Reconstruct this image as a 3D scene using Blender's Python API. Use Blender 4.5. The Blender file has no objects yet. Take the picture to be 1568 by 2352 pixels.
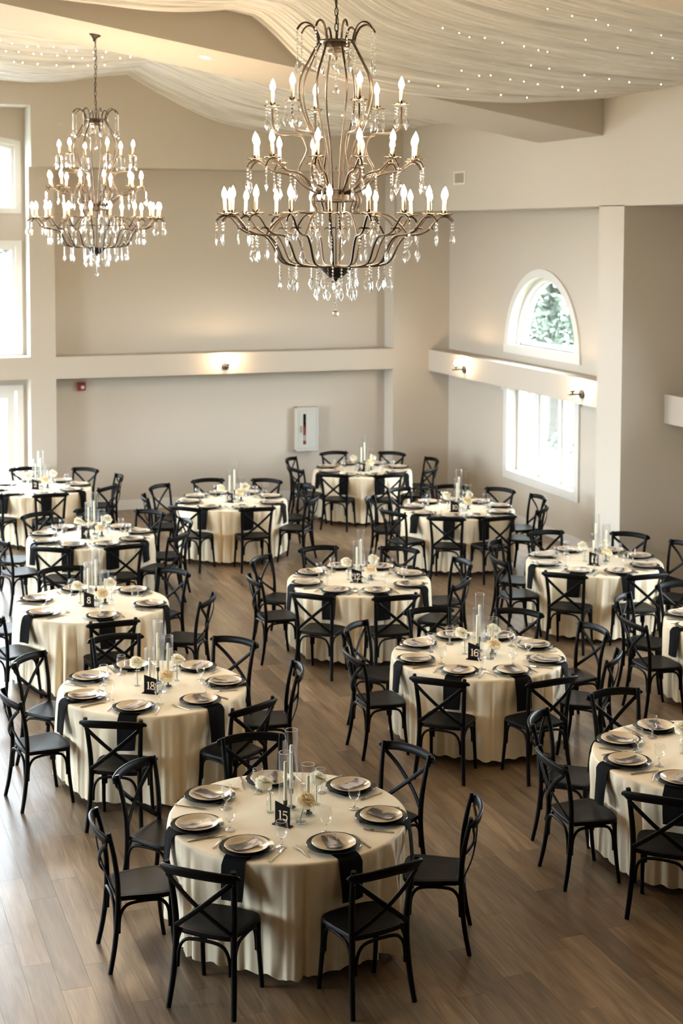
import bpy, bmesh, math, random
from mathutils import Vector, Matrix

PI = math.pi
scene = bpy.context.scene
COL = scene.collection
rnd = random.Random(7)

# ------------------------------------------------------------------ camera
CAM_H = 4.4828
FPX = 3453.74                      # focal length in pixels of the 1568 x 2352 frame
PPY = 763.7                        # row of the principal point
PITCH, ROLL, YAW = 0.0676384, 0.0028169, 0.3456324
_cy, _sy, _cp, _sp = math.cos(YAW), math.sin(YAW), math.cos(PITCH), math.sin(PITCH)
FWD = Vector((_sy * _cp, _cy * _cp, -_sp))
_r0 = Vector((_cy, -_sy, 0))
_u0 = _r0.cross(FWD)
RGT = _r0 * math.cos(ROLL) + _u0 * math.sin(ROLL)
UPV = _u0 * math.cos(ROLL) - _r0 * math.sin(ROLL)
cam = bpy.data.cameras.new('camera')
cam_ob = bpy.data.objects.new('camera', cam)
COL.objects.link(cam_ob)
cam_ob.matrix_world = Matrix(((RGT.x, UPV.x, -FWD.x, 0), (RGT.y, UPV.y, -FWD.y, 0), (RGT.z, UPV.z, -FWD.z, CAM_H), (0, 0, 0, 1)))
cam.sensor_fit = 'VERTICAL'
cam.sensor_height = 36.0
cam.lens = FPX / 2352 * 36.0
cam.shift_y = -(1176 - PPY) / 2352
cam.clip_start, cam.clip_end = 0.1, 400
cam.dof.use_dof = True
cam.dof.focus_distance = 9.6
cam.dof.aperture_fstop = 2.8
scene.camera = cam_ob

def pix(p):
    d = Vector(p) - Vector((0, 0, CAM_H))
    z = d.dot(FWD)
    return (784 + FPX * d.dot(RGT) / z, PPY - FPX * d.dot(UPV) / z, z)

def inview(p, m=40):
    u, v, z = pix(p)
    return z > 0.5 and -m < u < 1568 + m and -m < v < 2352 + m

# ------------------------------------------------------------------ world, exposure
SKY = 6.5
world = bpy.data.worlds.new('overcast_sky')
scene.world = world
world.use_nodes = True
_bg = world.node_tree.nodes['Background']
_bg.inputs['Color'].default_value = (0.80, 0.91, 1.0, 1)
_bg.inputs['Strength'].default_value = SKY
scene.view_settings.view_transform = 'Standard'
scene.view_settings.look = 'None'
scene.view_settings.gamma = 1.0
scene.view_settings.use_curve_mapping = False
scene.view_settings.exposure = 2.7
cy = scene.cycles
cy.max_bounces = 10
cy.diffuse_bounces = 5
cy.glossy_bounces = 4
cy.transmission_bounces = 8
cy.transparent_max_bounces = 24
cy.caustics_reflective = False
cy.caustics_refractive = False
cy.sample_clamp_indirect = 6.0
cy.use_denoising = True
BULB = 78.0

# daylight portals: tell the sampler where the sky is, they give no light of their own
def portal(loc, rot, sx, sz):
    l = bpy.data.lights.new('window_portal', 'AREA')
    l.shape = 'RECTANGLE'
    l.size, l.size_y = sx, sz
    l.cycles.is_portal = True
    o = bpy.data.objects.new('window_portal', l)
    o.location, o.rotation_euler = loc, rot
    COL.objects.link(o)

BAYS = (19.87, 12.53, 5.19)  # middle bay: windows out of view, put in for daylight
def low_hw(s): return 1.08 if s > 0 else 2.3              # half width of the low windows; left ones unseen, widened for more light
def low_z(s): return (0.78, 2.11) if s > 0 else (0.90, 4.68)  # left windows are unseen, made tall to brighten the hall
for s in (1, -1):
    for yb in BAYS[:2]:
        z0, z1 = low_z(s)
        if s > 0: portal((s * 10.62, yb, 3.27), (PI / 2, 0, s * PI / 2), 2.3, 1.3)
        portal((s * 10.62, yb, (z0 + z1) / 2), (PI / 2, 0, s * PI / 2), 2 * low_hw(s) + .1, z1 - z0 + .1)
for xc in (2.19, 0.0, -2.19):
    portal((xc, 23.83, 5.32), (-PI / 2, 0, 0), 2.0, 1.2)
    portal((xc, 23.83, 3.40), (-PI / 2, 0, 0), 2.0, 1.7)
    portal((xc, 23.83, 1.00), (-PI / 2, 0, 0), 2.0, 2.0)

# ------------------------------------------------------------------ materials
def newmat(name):
    m = bpy.data.materials.new(name)
    m.use_nodes = True
    nt = m.node_tree
    return m, nt, nt.nodes, nt.links, nt.nodes['Principled BSDF']

def princ(name, col, rough=0.5, metal=0.0, spec=0.5, sheen=0.0, coat=0.0, noise=0.0, nscale=30.0, bump=0.0, bscale=200.0, trans=0.0, sss=0.0):
    m, nt, N, L, b = newmat(name)
    b.inputs['Base Color'].default_value = (*col, 1)
    b.inputs['Roughness'].default_value = rough
    b.inputs['Metallic'].default_value = metal
    b.inputs['Specular IOR Level'].default_value = spec
    b.inputs['Sheen Weight'].default_value = sheen
    b.inputs['Coat Weight'].default_value = coat
    if noise:
        t = N.new('ShaderNodeTexNoise'); t.inputs['Scale'].default_value = nscale
        t.inputs['Detail'].default_value = 4
        tc = N.new('ShaderNodeTexCoord'); L.new(tc.outputs['Object'], t.inputs['Vector'])
        r = N.new('ShaderNodeValToRGB')
        r.color_ramp.elements[0].color = (*[c * (1 - noise) for c in col], 1)
        r.color_ramp.elements[1].color = (*[min(1, c * (1 + noise)) for c in col], 1)
        L.new(t.outputs['Fac'], r.inputs['Fac']); L.new(r.outputs['Color'], b.inputs['Base Color'])
    if bump:
        t = N.new('ShaderNodeTexNoise'); t.inputs['Scale'].default_value = bscale
        tc = N.new('ShaderNodeTexCoord'); L.new(tc.outputs['Object'], t.inputs['Vector'])
        bp = N.new('ShaderNodeBump'); bp.inputs['Strength'].default_value = bump; bp.inputs['Distance'].default_value = 0.002
        L.new(t.outputs['Fac'], bp.inputs['Height']); L.new(bp.outputs['Normal'], b.inputs['Normal'])
    return m

def emis(name, col, strength):
    m = bpy.data.materials.new(name); m.use_nodes = True
    nt = m.node_tree; nt.nodes.clear()
    e = nt.nodes.new('ShaderNodeEmission'); e.inputs['Color'].default_value = (*col, 1); e.inputs['Strength'].default_value = strength
    o = nt.nodes.new('ShaderNodeOutputMaterial'); nt.links.new(e.outputs[0], o.inputs['Surface'])
    return m

def thinglass(name, tint=(0.97, 0.98, 0.98), edge=0.55, base=0.04, power=3.0, rough=0.03):
    m = bpy.data.materials.new(name); m.use_nodes = True
    nt = m.node_tree; nt.nodes.clear(); N, L = nt.nodes, nt.links
    t = N.new('ShaderNodeBsdfTransparent'); t.inputs['Color'].default_value = (*tint, 1)
    g = N.new('ShaderNodeBsdfGlossy'); g.inputs['Roughness'].default_value = rough
    w = N.new('ShaderNodeLayerWeight'); w.inputs['Blend'].default_value = 0.5
    p = N.new('ShaderNodeMath'); p.operation = 'POWER'; p.inputs[1].default_value = power
    a = N.new('ShaderNodeMath'); a.operation = 'MULTIPLY_ADD'; a.inputs[1].default_value = edge; a.inputs[2].default_value = base
    x = N.new('ShaderNodeMixShader'); o = N.new('ShaderNodeOutputMaterial')
    L.new(w.outputs['Facing'], p.inputs[0]); L.new(p.outputs[0], a.inputs[0]); L.new(a.outputs[0], x.inputs[0])
    L.new(t.outputs[0], x.inputs[1]); L.new(g.outputs[0], x.inputs[2]); L.new(x.outputs[0], o.inputs['Surface'])
    return m

def sheer(name, col, clear=0.24):
    m = bpy.data.materials.new(name); m.use_nodes = True
    nt = m.node_tree; nt.nodes.clear(); N, L = nt.nodes, nt.links
    d = N.new('ShaderNodeBsdfDiffuse'); d.inputs['Color'].default_value = (*col, 1)
    tl = N.new('ShaderNodeBsdfTranslucent'); tl.inputs['Color'].default_value = (*col, 1)
    tr = N.new('ShaderNodeBsdfTransparent')
    a = N.new('ShaderNodeMixShader'); a.inputs[0].default_value = 0.28
    b = N.new('ShaderNodeMixShader')
    # sheer weave: the cloth closes up where it is seen edge-on and in its streaks
    w = N.new('ShaderNodeLayerWeight'); w.inputs['Blend'].default_value = 0.4
    tc = N.new('ShaderNodeTexCoord'); mp = N.new('ShaderNodeMapping'); mp.inputs['Scale'].default_value = (0.25, 9, 0.25)
    n = N.new('ShaderNodeTexNoise'); n.inputs['Scale'].default_value = 2.2; n.inputs['Detail'].default_value = 3
    L.new(tc.outputs['Object'], mp.inputs['Vector']); L.new(mp.outputs[0], n.inputs['Vector'])
    mr = N.new('ShaderNodeMapRange'); mr.inputs['From Min'].default_value = 0.42; mr.inputs['From Max'].default_value = 0.66
    mr.inputs['To Min'].default_value = 0.0; mr.inputs['To Max'].default_value = clear * 2
    L.new(n.outputs['Fac'], mr.inputs['Value'])
    L.new(mr.outputs[0], b.inputs[0])
    L.new(d.outputs[0], a.inputs[1]); L.new(tl.outputs[0], a.inputs[2]); L.new(a.outputs[0], b.inputs[1]); L.new(tr.outputs[0], b.inputs[2])
    o = N.new('ShaderNodeOutputMaterial'); L.new(b.outputs[0], o.inputs['Surface'])
    return m

def petalmat(name, col):
    m = bpy.data.materials.new(name); m.use_nodes = True
    nt = m.node_tree; nt.nodes.clear(); N, L = nt.nodes, nt.links
    d = N.new('ShaderNodeBsdfDiffuse'); d.inputs['Color'].default_value = (*col, 1)
    t = N.new('ShaderNodeBsdfTranslucent'); t.inputs['Color'].default_value = (*col, 1)
    x = N.new('ShaderNodeMixShader'); x.inputs[0].default_value = 0.35
    o = N.new('ShaderNodeOutputMaterial'); L.new(d.outputs[0], x.inputs[1]); L.new(t.outputs[0], x.inputs[2]); L.new(x.outputs[0], o.inputs['Surface'])
    return m

def floorwood(name):
    m, nt, N, L, b = newmat(name)
    geo = N.new('ShaderNodeNewGeometry'); oi = N.new('ShaderNodeObjectInfo')
    ad = N.new('ShaderNodeMath'); ad.operation = 'ADD'; L.new(geo.outputs['Random Per Island'], ad.inputs[0]); L.new(oi.outputs['Random'], ad.inputs[1])
    fr = N.new('ShaderNodeMath'); fr.operation = 'FRACT'; L.new(ad.outputs[0], fr.inputs[0])
    cx = N.new('ShaderNodeCombineXYZ')
    k = N.new('ShaderNodeMath'); k.operation = 'MULTIPLY'; k.inputs[1].default_value = 37.0; L.new(fr.outputs[0], k.inputs[0])
    L.new(k.outputs[0], cx.inputs[0]); L.new(k.outputs[0], cx.inputs[1])
    va = N.new('ShaderNodeVectorMath'); va.operation = 'ADD'; L.new(geo.outputs['Position'], va.inputs[0]); L.new(cx.outputs[0], va.inputs[1])
    mp = N.new('ShaderNodeMapping'); mp.inputs['Scale'].default_value = (9, 0.9, 1); L.new(va.outputs[0], mp.inputs['Vector'])
    n1 = N.new('ShaderNodeTexNoise'); n1.inputs['Scale'].default_value = 1.6; n1.inputs['Detail'].default_value = 6; n1.inputs['Distortion'].default_value = 1.2
    L.new(mp.outputs[0], n1.inputs['Vector'])
    mp2 = N.new('ShaderNodeMapping'); mp2.inputs['Scale'].default_value = (70, 2.2, 1); L.new(va.outputs[0], mp2.inputs['Vector'])
    n2 = N.new('ShaderNodeTexNoise'); n2.inputs['Scale'].default_value = 1.5; n2.inputs['Detail'].default_value = 3; L.new(mp2.outputs[0], n2.inputs['Vector'])
    r1 = N.new('ShaderNodeValToRGB'); e = r1.color_ramp.elements
    e[0].position = 0.28; e[0].color = (0.130, 0.080, 0.042, 1); e[1].position = 0.72; e[1].color = (0.290, 0.200, 0.120, 1)
    L.new(n1.outputs['Fac'], r1.inputs['Fac'])
    mx = N.new('ShaderNodeMix'); mx.data_type = 'RGBA'; mx.blend_type = 'MULTIPLY'; mx.inputs[0].default_value = 0.55
    r2 = N.new('ShaderNodeValToRGB'); r2.color_ramp.elements[0].position = 0.35; r2.color_ramp.elements[0].color = (0.55, 0.5, 0.46, 1); r2.color_ramp.elements[1].position = 0.6; r2.color_ramp.elements[1].color = (1, 1, 1, 1)
    L.new(n2.outputs['Fac'], r2.inputs['Fac']); L.new(r1.outputs[0], mx.inputs[6]); L.new(r2.outputs[0], mx.inputs[7])
    # board to board tone
    hv = N.new('ShaderNodeHueSaturation')
    mr = N.new('ShaderNodeMapRange'); mr.inputs['To Min'].default_value = 0.68; mr.inputs['To Max'].default_value = 1.30
    L.new(fr.outputs[0], mr.inputs['Value']); L.new(mr.outputs[0], hv.inputs['Value']); L.new(mx.outputs[2], hv.inputs['Color'])
    L.new(hv.outputs[0], b.inputs['Base Color'])
    rr = N.new('ShaderNodeMapRange'); rr.inputs['To Min'].default_value = 0.28; rr.inputs['To Max'].default_value = 0.42
    b.inputs['Specular IOR Level'].default_value = 0.62
    L.new(n2.outputs['Fac'], rr.inputs['Value']); L.new(rr.outputs[0], b.inputs['Roughness'])
    bp = N.new('ShaderNodeBump'); bp.inputs['Strength'].default_value = 0.12; bp.inputs['Distance'].default_value = 0.002
    L.new(n2.outputs['Fac'], bp.inputs['Height']); L.new(bp.outputs[0], b.inputs['Normal'])
    return m

def photoprint(name):
    # black and white photograph printed on the menu card
    m, nt, N, L, b = newmat(name)
    tc = N.new('ShaderNodeTexCoord'); oi = N.new('ShaderNodeObjectInfo')
    va = N.new('ShaderNodeVectorMath'); va.operation = 'ADD'; L.new(tc.outputs['Object'], va.inputs[0])
    n = N.new('ShaderNodeTexNoise'); n.noise_dimensions = '4D'; n.inputs['Scale'].default_value = 16; n.inputs['Detail'].default_value = 3
    mp = N.new('ShaderNodeMapping'); mp.inputs['Scale'].default_value = (1.2, 0.55, 1); L.new(tc.outputs['Object'], mp.inputs['Vector'])
    L.new(mp.outputs[0], n.inputs['Vector'])
    w = N.new('ShaderNodeMath'); w.operation = 'MULTIPLY'; w.inputs[1].default_value = 9; L.new(oi.outputs['Random'], w.inputs[0]); L.new(w.outputs[0], n.inputs['W'])
    r = N.new('ShaderNodeValToRGB'); e = r.color_ramp.elements
    e[0].position = 0.38; e[0].color = (0.030, 0.025, 0.023, 1); e[1].position = 0.56; e[1].color = (0.52, 0.46, 0.44, 1)
    q = e.new(0.46); q.color = (0.075, 0.063, 0.06, 1)
    L.new(n.outputs['Fac'], r.inputs['Fac']); L.new(r.outputs[0], b.inputs['Base Color'])
    b.inputs['Roughness'].default_value = 0.3
    return m

M_WALL = princ('greige_wall_paint', (0.515, 0.468, 0.402), 0.7, spec=0.2, bump=0.08, bscale=350)
M_CEIL = princ('ceiling_paint', (0.72, 0.68, 0.62), 0.8, spec=0.2)
M_TRIM = princ('white_trim_paint', (0.66, 0.65, 0.62), 0.45, spec=0.3)
M_FLOOR = floorwood('oak_plank_floor')
M_ABSORB = princ('unseen_light_absorber', (0.07, 0.045, 0.03), 0.5, noise=0.3, nscale=6)  # darkness added so unseen surfaces near the camera bounce less light
M_SUB = princ('dark_floor_joint', (0.05, 0.035, 0.025), 0.9)
M_CHAIR = princ('black_painted_wood', (0.0042, 0.0040, 0.0038), 0.42, spec=0.10, noise=0.25, nscale=40, bump=0.05, bscale=160)
M_CLOTH = princ('cream_satin_cloth', (0.87, 0.755, 0.555), 0.48, spec=0.3, sheen=0.1)
M_NAP = princ('black_linen', (0.006, 0.006, 0.0065), 0.9, spec=0.1, bump=0.25, bscale=500)
M_CHARGER = princ('black_glazed_charger', (0.006, 0.0065, 0.008), 0.16, spec=0.4)
M_PLATE = princ('cream_stoneware', (0.70, 0.585, 0.42), 0.16, spec=0.5)
M_PRINT = photoprint('photo_print')
M_STEEL = princ('polished_steel', (0.62, 0.58, 0.53), 0.18, metal=1.0)
M_GLASS = thinglass('clear_glass', (0.988, 0.99, 0.99), 0.62, 0.05, 2.6)
M_RIB = thinglass('ribbed_glass', (0.985, 0.99, 0.99), 0.55, 0.03, 2.4, 0.04)
M_PANE = thinglass('window_pane', (0.97, 0.98, 0.98), 0.4, 0.03, 4.0, 0.0)
M_WATER = thinglass('water', (0.965, 0.98, 0.975), 0.45, 0.03, 3.0)
M_WAX = princ('ivory_wax', (0.95, 0.88, 0.70), 0.5)
M_BLACK = princ('black_metal', (0.012, 0.012, 0.012), 0.45)
M_SIGN = princ('black_acrylic', (0.005, 0.005, 0.0055), 0.4, spec=0.15)
M_GOLD = princ('gold_number', (0.85, 0.68, 0.46), 0.5)
M_PETAL = petalmat('cream_petal', (0.93, 0.89, 0.74))
M_PEACH = petalmat('peach_petal', (0.92, 0.80, 0.56))
M_STEM = princ('green_stem', (0.10, 0.16, 0.05), 0.6)
M_BRONZE = princ('antique_bronze', (0.022, 0.0145, 0.009), 0.45, metal=0.4)
M_SLEEVE = princ('candle_sleeve', (0.75, 0.62, 0.45), 0.55)
M_BULB = emis('warm_bulb', (1.0, 0.72, 0.44), BULB)
M_FAIRY = emis('fairy_bulb', (1.0, 0.80, 0.46), 9.0)
M_DOWN = emis('downlight_glow', (1.0, 0.9, 0.78), 14.0)
M_DRAPE = sheer('sheer_voile', (0.94, 0.935, 0.91))
M_RED = princ('red_enamel', (0.30, 0.02, 0.02), 0.4)
M_GREYW = princ('pale_grey_enamel', (0.46, 0.46, 0.42), 0.45)
M_VENT = princ('vent_beige', (0.42, 0.37, 0.28), 0.6)
M_DARK = princ('dark_cavity', (0.02, 0.02, 0.02), 0.9)
M_LEAF = princ('tree_leaves', (0.085, 0.110, 0.080), 0.7, noise=0.5, nscale=3)
M_BARK = princ('tree_bark', (0.07, 0.065, 0.055), 0.9, noise=0.4, nscale=12)
M_GRASS = princ('lawn', (0.09, 0.11, 0.07), 0.9, noise=0.4, nscale=2)
M_PAVE = princ('patio_concrete', (0.30, 0.30, 0.29), 0.9)
def crystal_mat():
    m = bpy.data.materials.new('cut_crystal'); m.use_nodes = True
    nt = m.node_tree; nt.nodes.clear(); N, L = nt.nodes, nt.links
    g = N.new('ShaderNodeBsdfGlass'); g.inputs['IOR'].default_value = 1.55; g.inputs['Roughness'].default_value = 0.02
    t = N.new('ShaderNodeBsdfTransparent'); x = N.new('ShaderNodeMixShader'); x.inputs[0].default_value = 0.35
    o = N.new('ShaderNodeOutputMaterial'); L.new(g.outputs[0], x.inputs[1]); L.new(t.outputs[0], x.inputs[2]); L.new(x.outputs[0], o.inputs['Surface'])
    return m
M_CRYSTAL = crystal_mat()

# ------------------------------------------------------------------ mesh helpers
class MB:
    def __init__(self):
        self.v, self.f = [], []
    def add(self, vs, fs):
        b = len(self.v)
        self.v.extend(tuple(p) for p in vs)
        self.f.extend(tuple(b + i for i in f) for f in fs)
        return self
    def box(self, x0, y0, z0, x1, y1, z1):
        return self.add([(x0, y0, z0), (x1, y0, z0), (x1, y1, z0), (x0, y1, z0), (x0, y0, z1), (x1, y0, z1), (x1, y1, z1), (x0, y1, z1)],
                        [(3, 2, 1, 0), (4, 5, 6, 7), (0, 1, 5, 4), (1, 2, 6, 5), (2, 3, 7, 6), (3, 0, 4, 7)])
    def prism(self, pts, a, b):
        """pts: outline; a, b: functions from a 2-D point to the near and the far 3-D point."""
        n = len(pts)
        vs = [a(*p) for p in pts] + [b(*p) for p in pts]
        return self.add(vs, [tuple(range(n)), tuple(range(2 * n - 1, n - 1, -1))] + [(i, i + n, (i + 1) % n + n, (i + 1) % n) for i in range(n)])
    def tube(self, pts, r, n=8, flat=None, closed=False):
        """flat: (a, b) scales along the two cross axes."""
        P = [Vector(p) for p in pts]
        k = len(P)
        R = r if isinstance(r, (list, tuple)) else [r] * k
        T = []
        for i in range(k):
            a, b = (P[(i - 1) % k], P[(i + 1) % k]) if closed else (P[max(i - 1, 0)], P[min(i + 1, k - 1)])
            T.append((b - a).normalized())
        ref = Vector((0, 0, 1)) if abs(T[0].z) < 0.9 else Vector((1, 0, 0))
        u = T[0].cross(ref).normalized()
        fa, fb = flat or (1, 1)
        vs = []
        for i in range(k):
            u = (u - T[i] * u.dot(T[i])).normalized()
            w = T[i].cross(u)
            for j in range(n):
                t = 2 * PI * (j + 0.5) / n
                vs.append(P[i] + u * (R[i] * fa * math.cos(t)) + w * (R[i] * fb * math.sin(t)))
        fs = []
        for i in range(k if closed else k - 1):
            i2 = (i + 1) % k
            for j in range(n):
                j2 = (j + 1) % n
                fs.append((i * n + j, i * n + j2, i2 * n + j2, i2 * n + j))
        if not closed:
            fs.append(tuple(range(n - 1, -1, -1)))
            fs.append(tuple((k - 1) * n + j for j in range(n)))
        return self.add(vs, fs)
    def ribbon(self, pts, nrm, w, t):
        """flat bar along pts; nrm: its face normals; w wide, t thick, edges rounded a little."""
        P = [Vector(p) for p in pts]; k = len(P); vs = []; fs = []
        prof = [(-.5, -.25), (-.42, -.5), (.42, -.5), (.5, -.25), (.5, .25), (.42, .5), (-.42, .5), (-.5, .25)]
        for i in range(k):
            T = (P[min(i + 1, k - 1)] - P[max(i - 1, 0)]).normalized()
            nn = Vector(nrm[i] if isinstance(nrm, list) else nrm); nn = (nn - T * nn.dot(T)).normalized()
            s = T.cross(nn)
            for a, b in prof:
                vs.append(P[i] + s * (a * w) + nn * (b * t))
        n = len(prof)
        for i in range(k - 1):
            for j in range(n):
                j2 = (j + 1) % n
                fs.append((i * n + j, i * n + j2, (i + 1) * n + j2, (i + 1) * n + j))
        fs.append(tuple(range(n - 1, -1, -1))); fs.append(tuple((k - 1) * n + j for j in range(n)))
        return self.add(vs, fs)
    def lathe(self, prof, n=24, c=(0, 0, 0), ripple=0, amp=0.0):
        vs, fs = [], []
        k = len(prof)
        for r, z in prof:
            for j in range(n):
                t = 2 * PI * j / n
                q = r * (1 + amp * math.cos(ripple * t)) if ripple else r
                vs.append((c[0] + q * math.cos(t), c[1] + q * math.sin(t), c[2] + z))
        for i in range(k - 1):
            for j in range(n):
                j2 = (j + 1) % n
                fs.append((i * n + j, i * n + j2, (i + 1) * n + j2, (i + 1) * n + j))
        if prof[0][0] < 0.007 and prof[0][0] > 0:
            fs.append(tuple(range(n - 1, -1, -1)))
        if prof[-1][0] < 0.007 and prof[-1][0] > 0:
            fs.append(tuple((k - 1) * n + j for j in range(n)))
        return self.add(vs, fs)
    def grid(self, fn, nu, nv, thick=0.0):
        vs = [fn(i / nu, j / nv) for i in range(nu + 1) for j in range(nv + 1)]
        fs = [(i * (nv + 1) + j, (i + 1) * (nv + 1) + j, (i + 1) * (nv + 1) + j + 1, i * (nv + 1) + j + 1) for i in range(nu) for j in range(nv)]
        return self.add(vs, fs)
    def mesh(self, name, mat, ang=40):
        me = bpy.data.meshes.new(name)
        me.from_pydata(self.v, [], self.f)
        if ang is None:
            me.polygons.foreach_set('use_smooth', [False] * len(me.polygons))
        else:
            me.polygons.foreach_set('use_smooth', [True] * len(me.polygons))
            me.set_sharp_from_angle(angle=math.radians(ang))
        if mat: me.materials.append(mat)
        me.update()
        return me

def put(name, mesh, parent=None, loc=None, rz=None):
    o = bpy.data.objects.new(name, mesh)
    COL.objects.link(o)
    if parent is not None: o.parent = parent
    if loc is not None: o.location = loc
    if rz is not None: o.rotation_euler = (0, 0, rz) if not isinstance(rz, tuple) else rz
    return o

def obj(name, mb, mat, parent=None, ang=40, loc=None, rz=None):
    return put(name, mb.mesh(name, mat, ang), parent, loc, rz)

def tag(o, label=None, cat=None, group=None, kind=None):
    if label: o['label'] = label
    if cat: o['category'] = cat
    if group: o['group'] = group
    if kind: o['kind'] = kind
    return o

def thing(name, label, cat, loc=(0, 0, 0), rz=0.0, group=None):
    return tag(put(name, None, None, loc, rz), label, cat, group)

KIDS = {}
def kids(o):
    if o.name not in KIDS:
        KIDS[o.name] = list(o.children)
    return KIDS[o.name]

def dup(root, loc, rz, label, group=None, name=None, kd=None):
    r = root.copy(); COL.objects.link(r)
    r.location = loc; r.rotation_euler = (0, 0, rz)
    r['label'] = label
    if group: r['group'] = group
    for ch in (kd if kd is not None else kids(root)):
        c = ch.copy(); COL.objects.link(c); c.parent = r
        for g in kids(ch):
            d = g.copy(); COL.objects.link(d); d.parent = c
    return r

def struct(name, mb, mat, parent=None, ang=40):
    o = obj(name, mb, mat, parent, ang)
    if parent is None: o['kind'] = 'structure'
    return o

def panel(outer, holes, fn, depth):
    """flat wall with holes cut through, DEPTH thick. fn(u, v, d) -> point."""
    bm = bmesh.new()
    for loop in [outer] + holes:
        vs = [bm.verts.new((u, v, 0)) for u, v in loop]
        for i in range(len(vs)):
            bm.edges.new((vs[i], vs[(i + 1) % len(vs)]))
    bmesh.ops.triangle_fill(bm, use_beauty=True, use_dissolve=False, edges=bm.edges[:])
    ret = bmesh.ops.extrude_face_region(bm, geom=bm.faces[:])
    for v in ret['geom']:
        if isinstance(v, bmesh.types.BMVert): v.co.z = depth
    for v in bm.verts:
        v.co = Vector(fn(v.co.x, v.co.y, v.co.z))
    bmesh.ops.recalc_face_normals(bm, faces=bm.faces[:])
    mb = MB()
    bm.verts.index_update()
    mb.add([tuple(v.co) for v in bm.verts], [tuple(v.index for v in f.verts) for f in bm.faces])
    bm.free()
    return mb

def bez(pts, n=6):
    """smooth polyline through 2-D or 3-D points (Catmull-Rom)."""
    out = []
    k = len(pts)
    for i in range(k - 1):
        p0, p1, p2, p3 = pts[max(i - 1, 0)], pts[i], pts[i + 1], pts[min(i + 2, k - 1)]
        for s in range(n):
            t = s / n
            out.append(tuple(0.5 * (2 * b + (c - a) * t + (2 * a - 5 * b + 4 * c - d) * t * t + (3 * b - a - 3 * c + d) * t ** 3) for a, b, c, d in zip(p0, p1, p2, p3)))
    out.append(tuple(pts[-1]))
    return out

def sstep(a, b, x):
    t = max(0.0, min(1.0, (x - a) / (b - a)))
    return t * t * (3 - 2 * t)

# ================================================================== the room
XH, XW = 9.33, 10.30               # plane of the header walls, plane of the bay walls
YP, YR, YHD = 23.24, 23.65, 22.95  # piers, recessed wall, upper gable wall
def roof_z(x): return 6.13 + 0.168 * (XH - abs(x))

# ---- floor: joint bed with single oak planks
fl = struct('floor', MB().box(-10.4, -3.2, -0.12, 10.4, 23.9, -0.004), M_SUB)
PWD, PLN, PX0 = 0.181, 1.275, 1.547
planks = []
prnd = random.Random(3)
KNOWN = {0: 10.831, 1: 10.29, -1: 10.567}
for kx in range(int((-10.3 - PX0) / PWD), int((10.3 - PX0) / PWD) + 1):
    x0 = PX0 + kx * PWD
    ph = KNOWN.get(kx, prnd.random() * PLN)
    ph = ph % PLN
    y = -3.2 + ph - PLN
    while y < 23.6:
        a, b = max(y, -3.1), min(y + PLN, 23.6)
        if b - a > 0.02:
            u, v, z = pix((x0 + PWD / 2, (a + b) / 2, 0))
            iv = inview((x0 + PWD / 2, (a + b) / 2, 0), 30)
            planks.append((z if iv else 1000 + abs(z), x0, a, b))
        y += PLN
planks.sort()
def plank_mb(mb, x0, y0, x1, y1, zt=0.0):
    g = 0.0006
    X0, X1, Y0, Y1 = x0 + g, x1 - g, y0 + g, y1 - g
    mb.add([(X0, Y0, -0.006), (X1, Y0, -0.006), (X1, Y1, -0.006), (X0, Y1, -0.006), (X0, Y0, zt), (X1, Y0, zt), (X1, Y1, zt), (X0, Y1, zt)],
           [(0, 1, 5, 4), (1, 2, 6, 5), (2, 3, 7, 6), (3, 0, 4, 7), (4, 5, 6, 7)])
full = MB(); plank_mb(full, 0, 0, PWD, PLN)
full_me = full.mesh('plank', M_FLOOR, None)
rest = MB()
for i, (d, x0, a, b) in enumerate(planks):
    if i < 300:
        if abs(b - a - PLN) < 0.01:
            put('plank', full_me, fl, (x0, a, 0))
        else:
            q = MB(); plank_mb(q, 0, 0, PWD, b - a); obj('plank', q, M_FLOOR, fl, None, (x0, a, 0))
    else:
        plank_mb(rest, x0, a, x0 + PWD, b)
tag(obj('plank_field', rest, M_FLOOR, fl, None), kind='stuff')

# ---- roof slopes
mb = MB()
for s in (1, -1):
    mb.prism([(0, roof_z(0)), (s * 10.7, roof_z(10.7)), (s * 10.7, roof_z(10.7) + 0.3), (0, roof_z(0) + 0.3)], lambda x, z: (x, -3.2, z), lambda x, z: (x, 24.2, z))
struct('ceiling', mb, M_CEIL, ang=None)

# ---- dropped beams that follow the slope
def zb(x): return 5.66 + 0.168 * (XH - abs(x))
def beam(y0, y1):
    mb = MB()
    for s in (1, -1):
        mb.prism([(0, zb(0)), (s * 9.4, zb(9.4)), (s * 9.4, roof_z(9.4) + .05), (0, roof_z(0) + .05)], lambda x, z: (x, y0, z), lambda x, z: (x, y1, z))
    return struct('ceiling_beam', mb, M_WALL, ang=None)
beam(16.43, 18.15)
beam(8.38, 10.10)
beam(0.35, 2.05)

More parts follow.
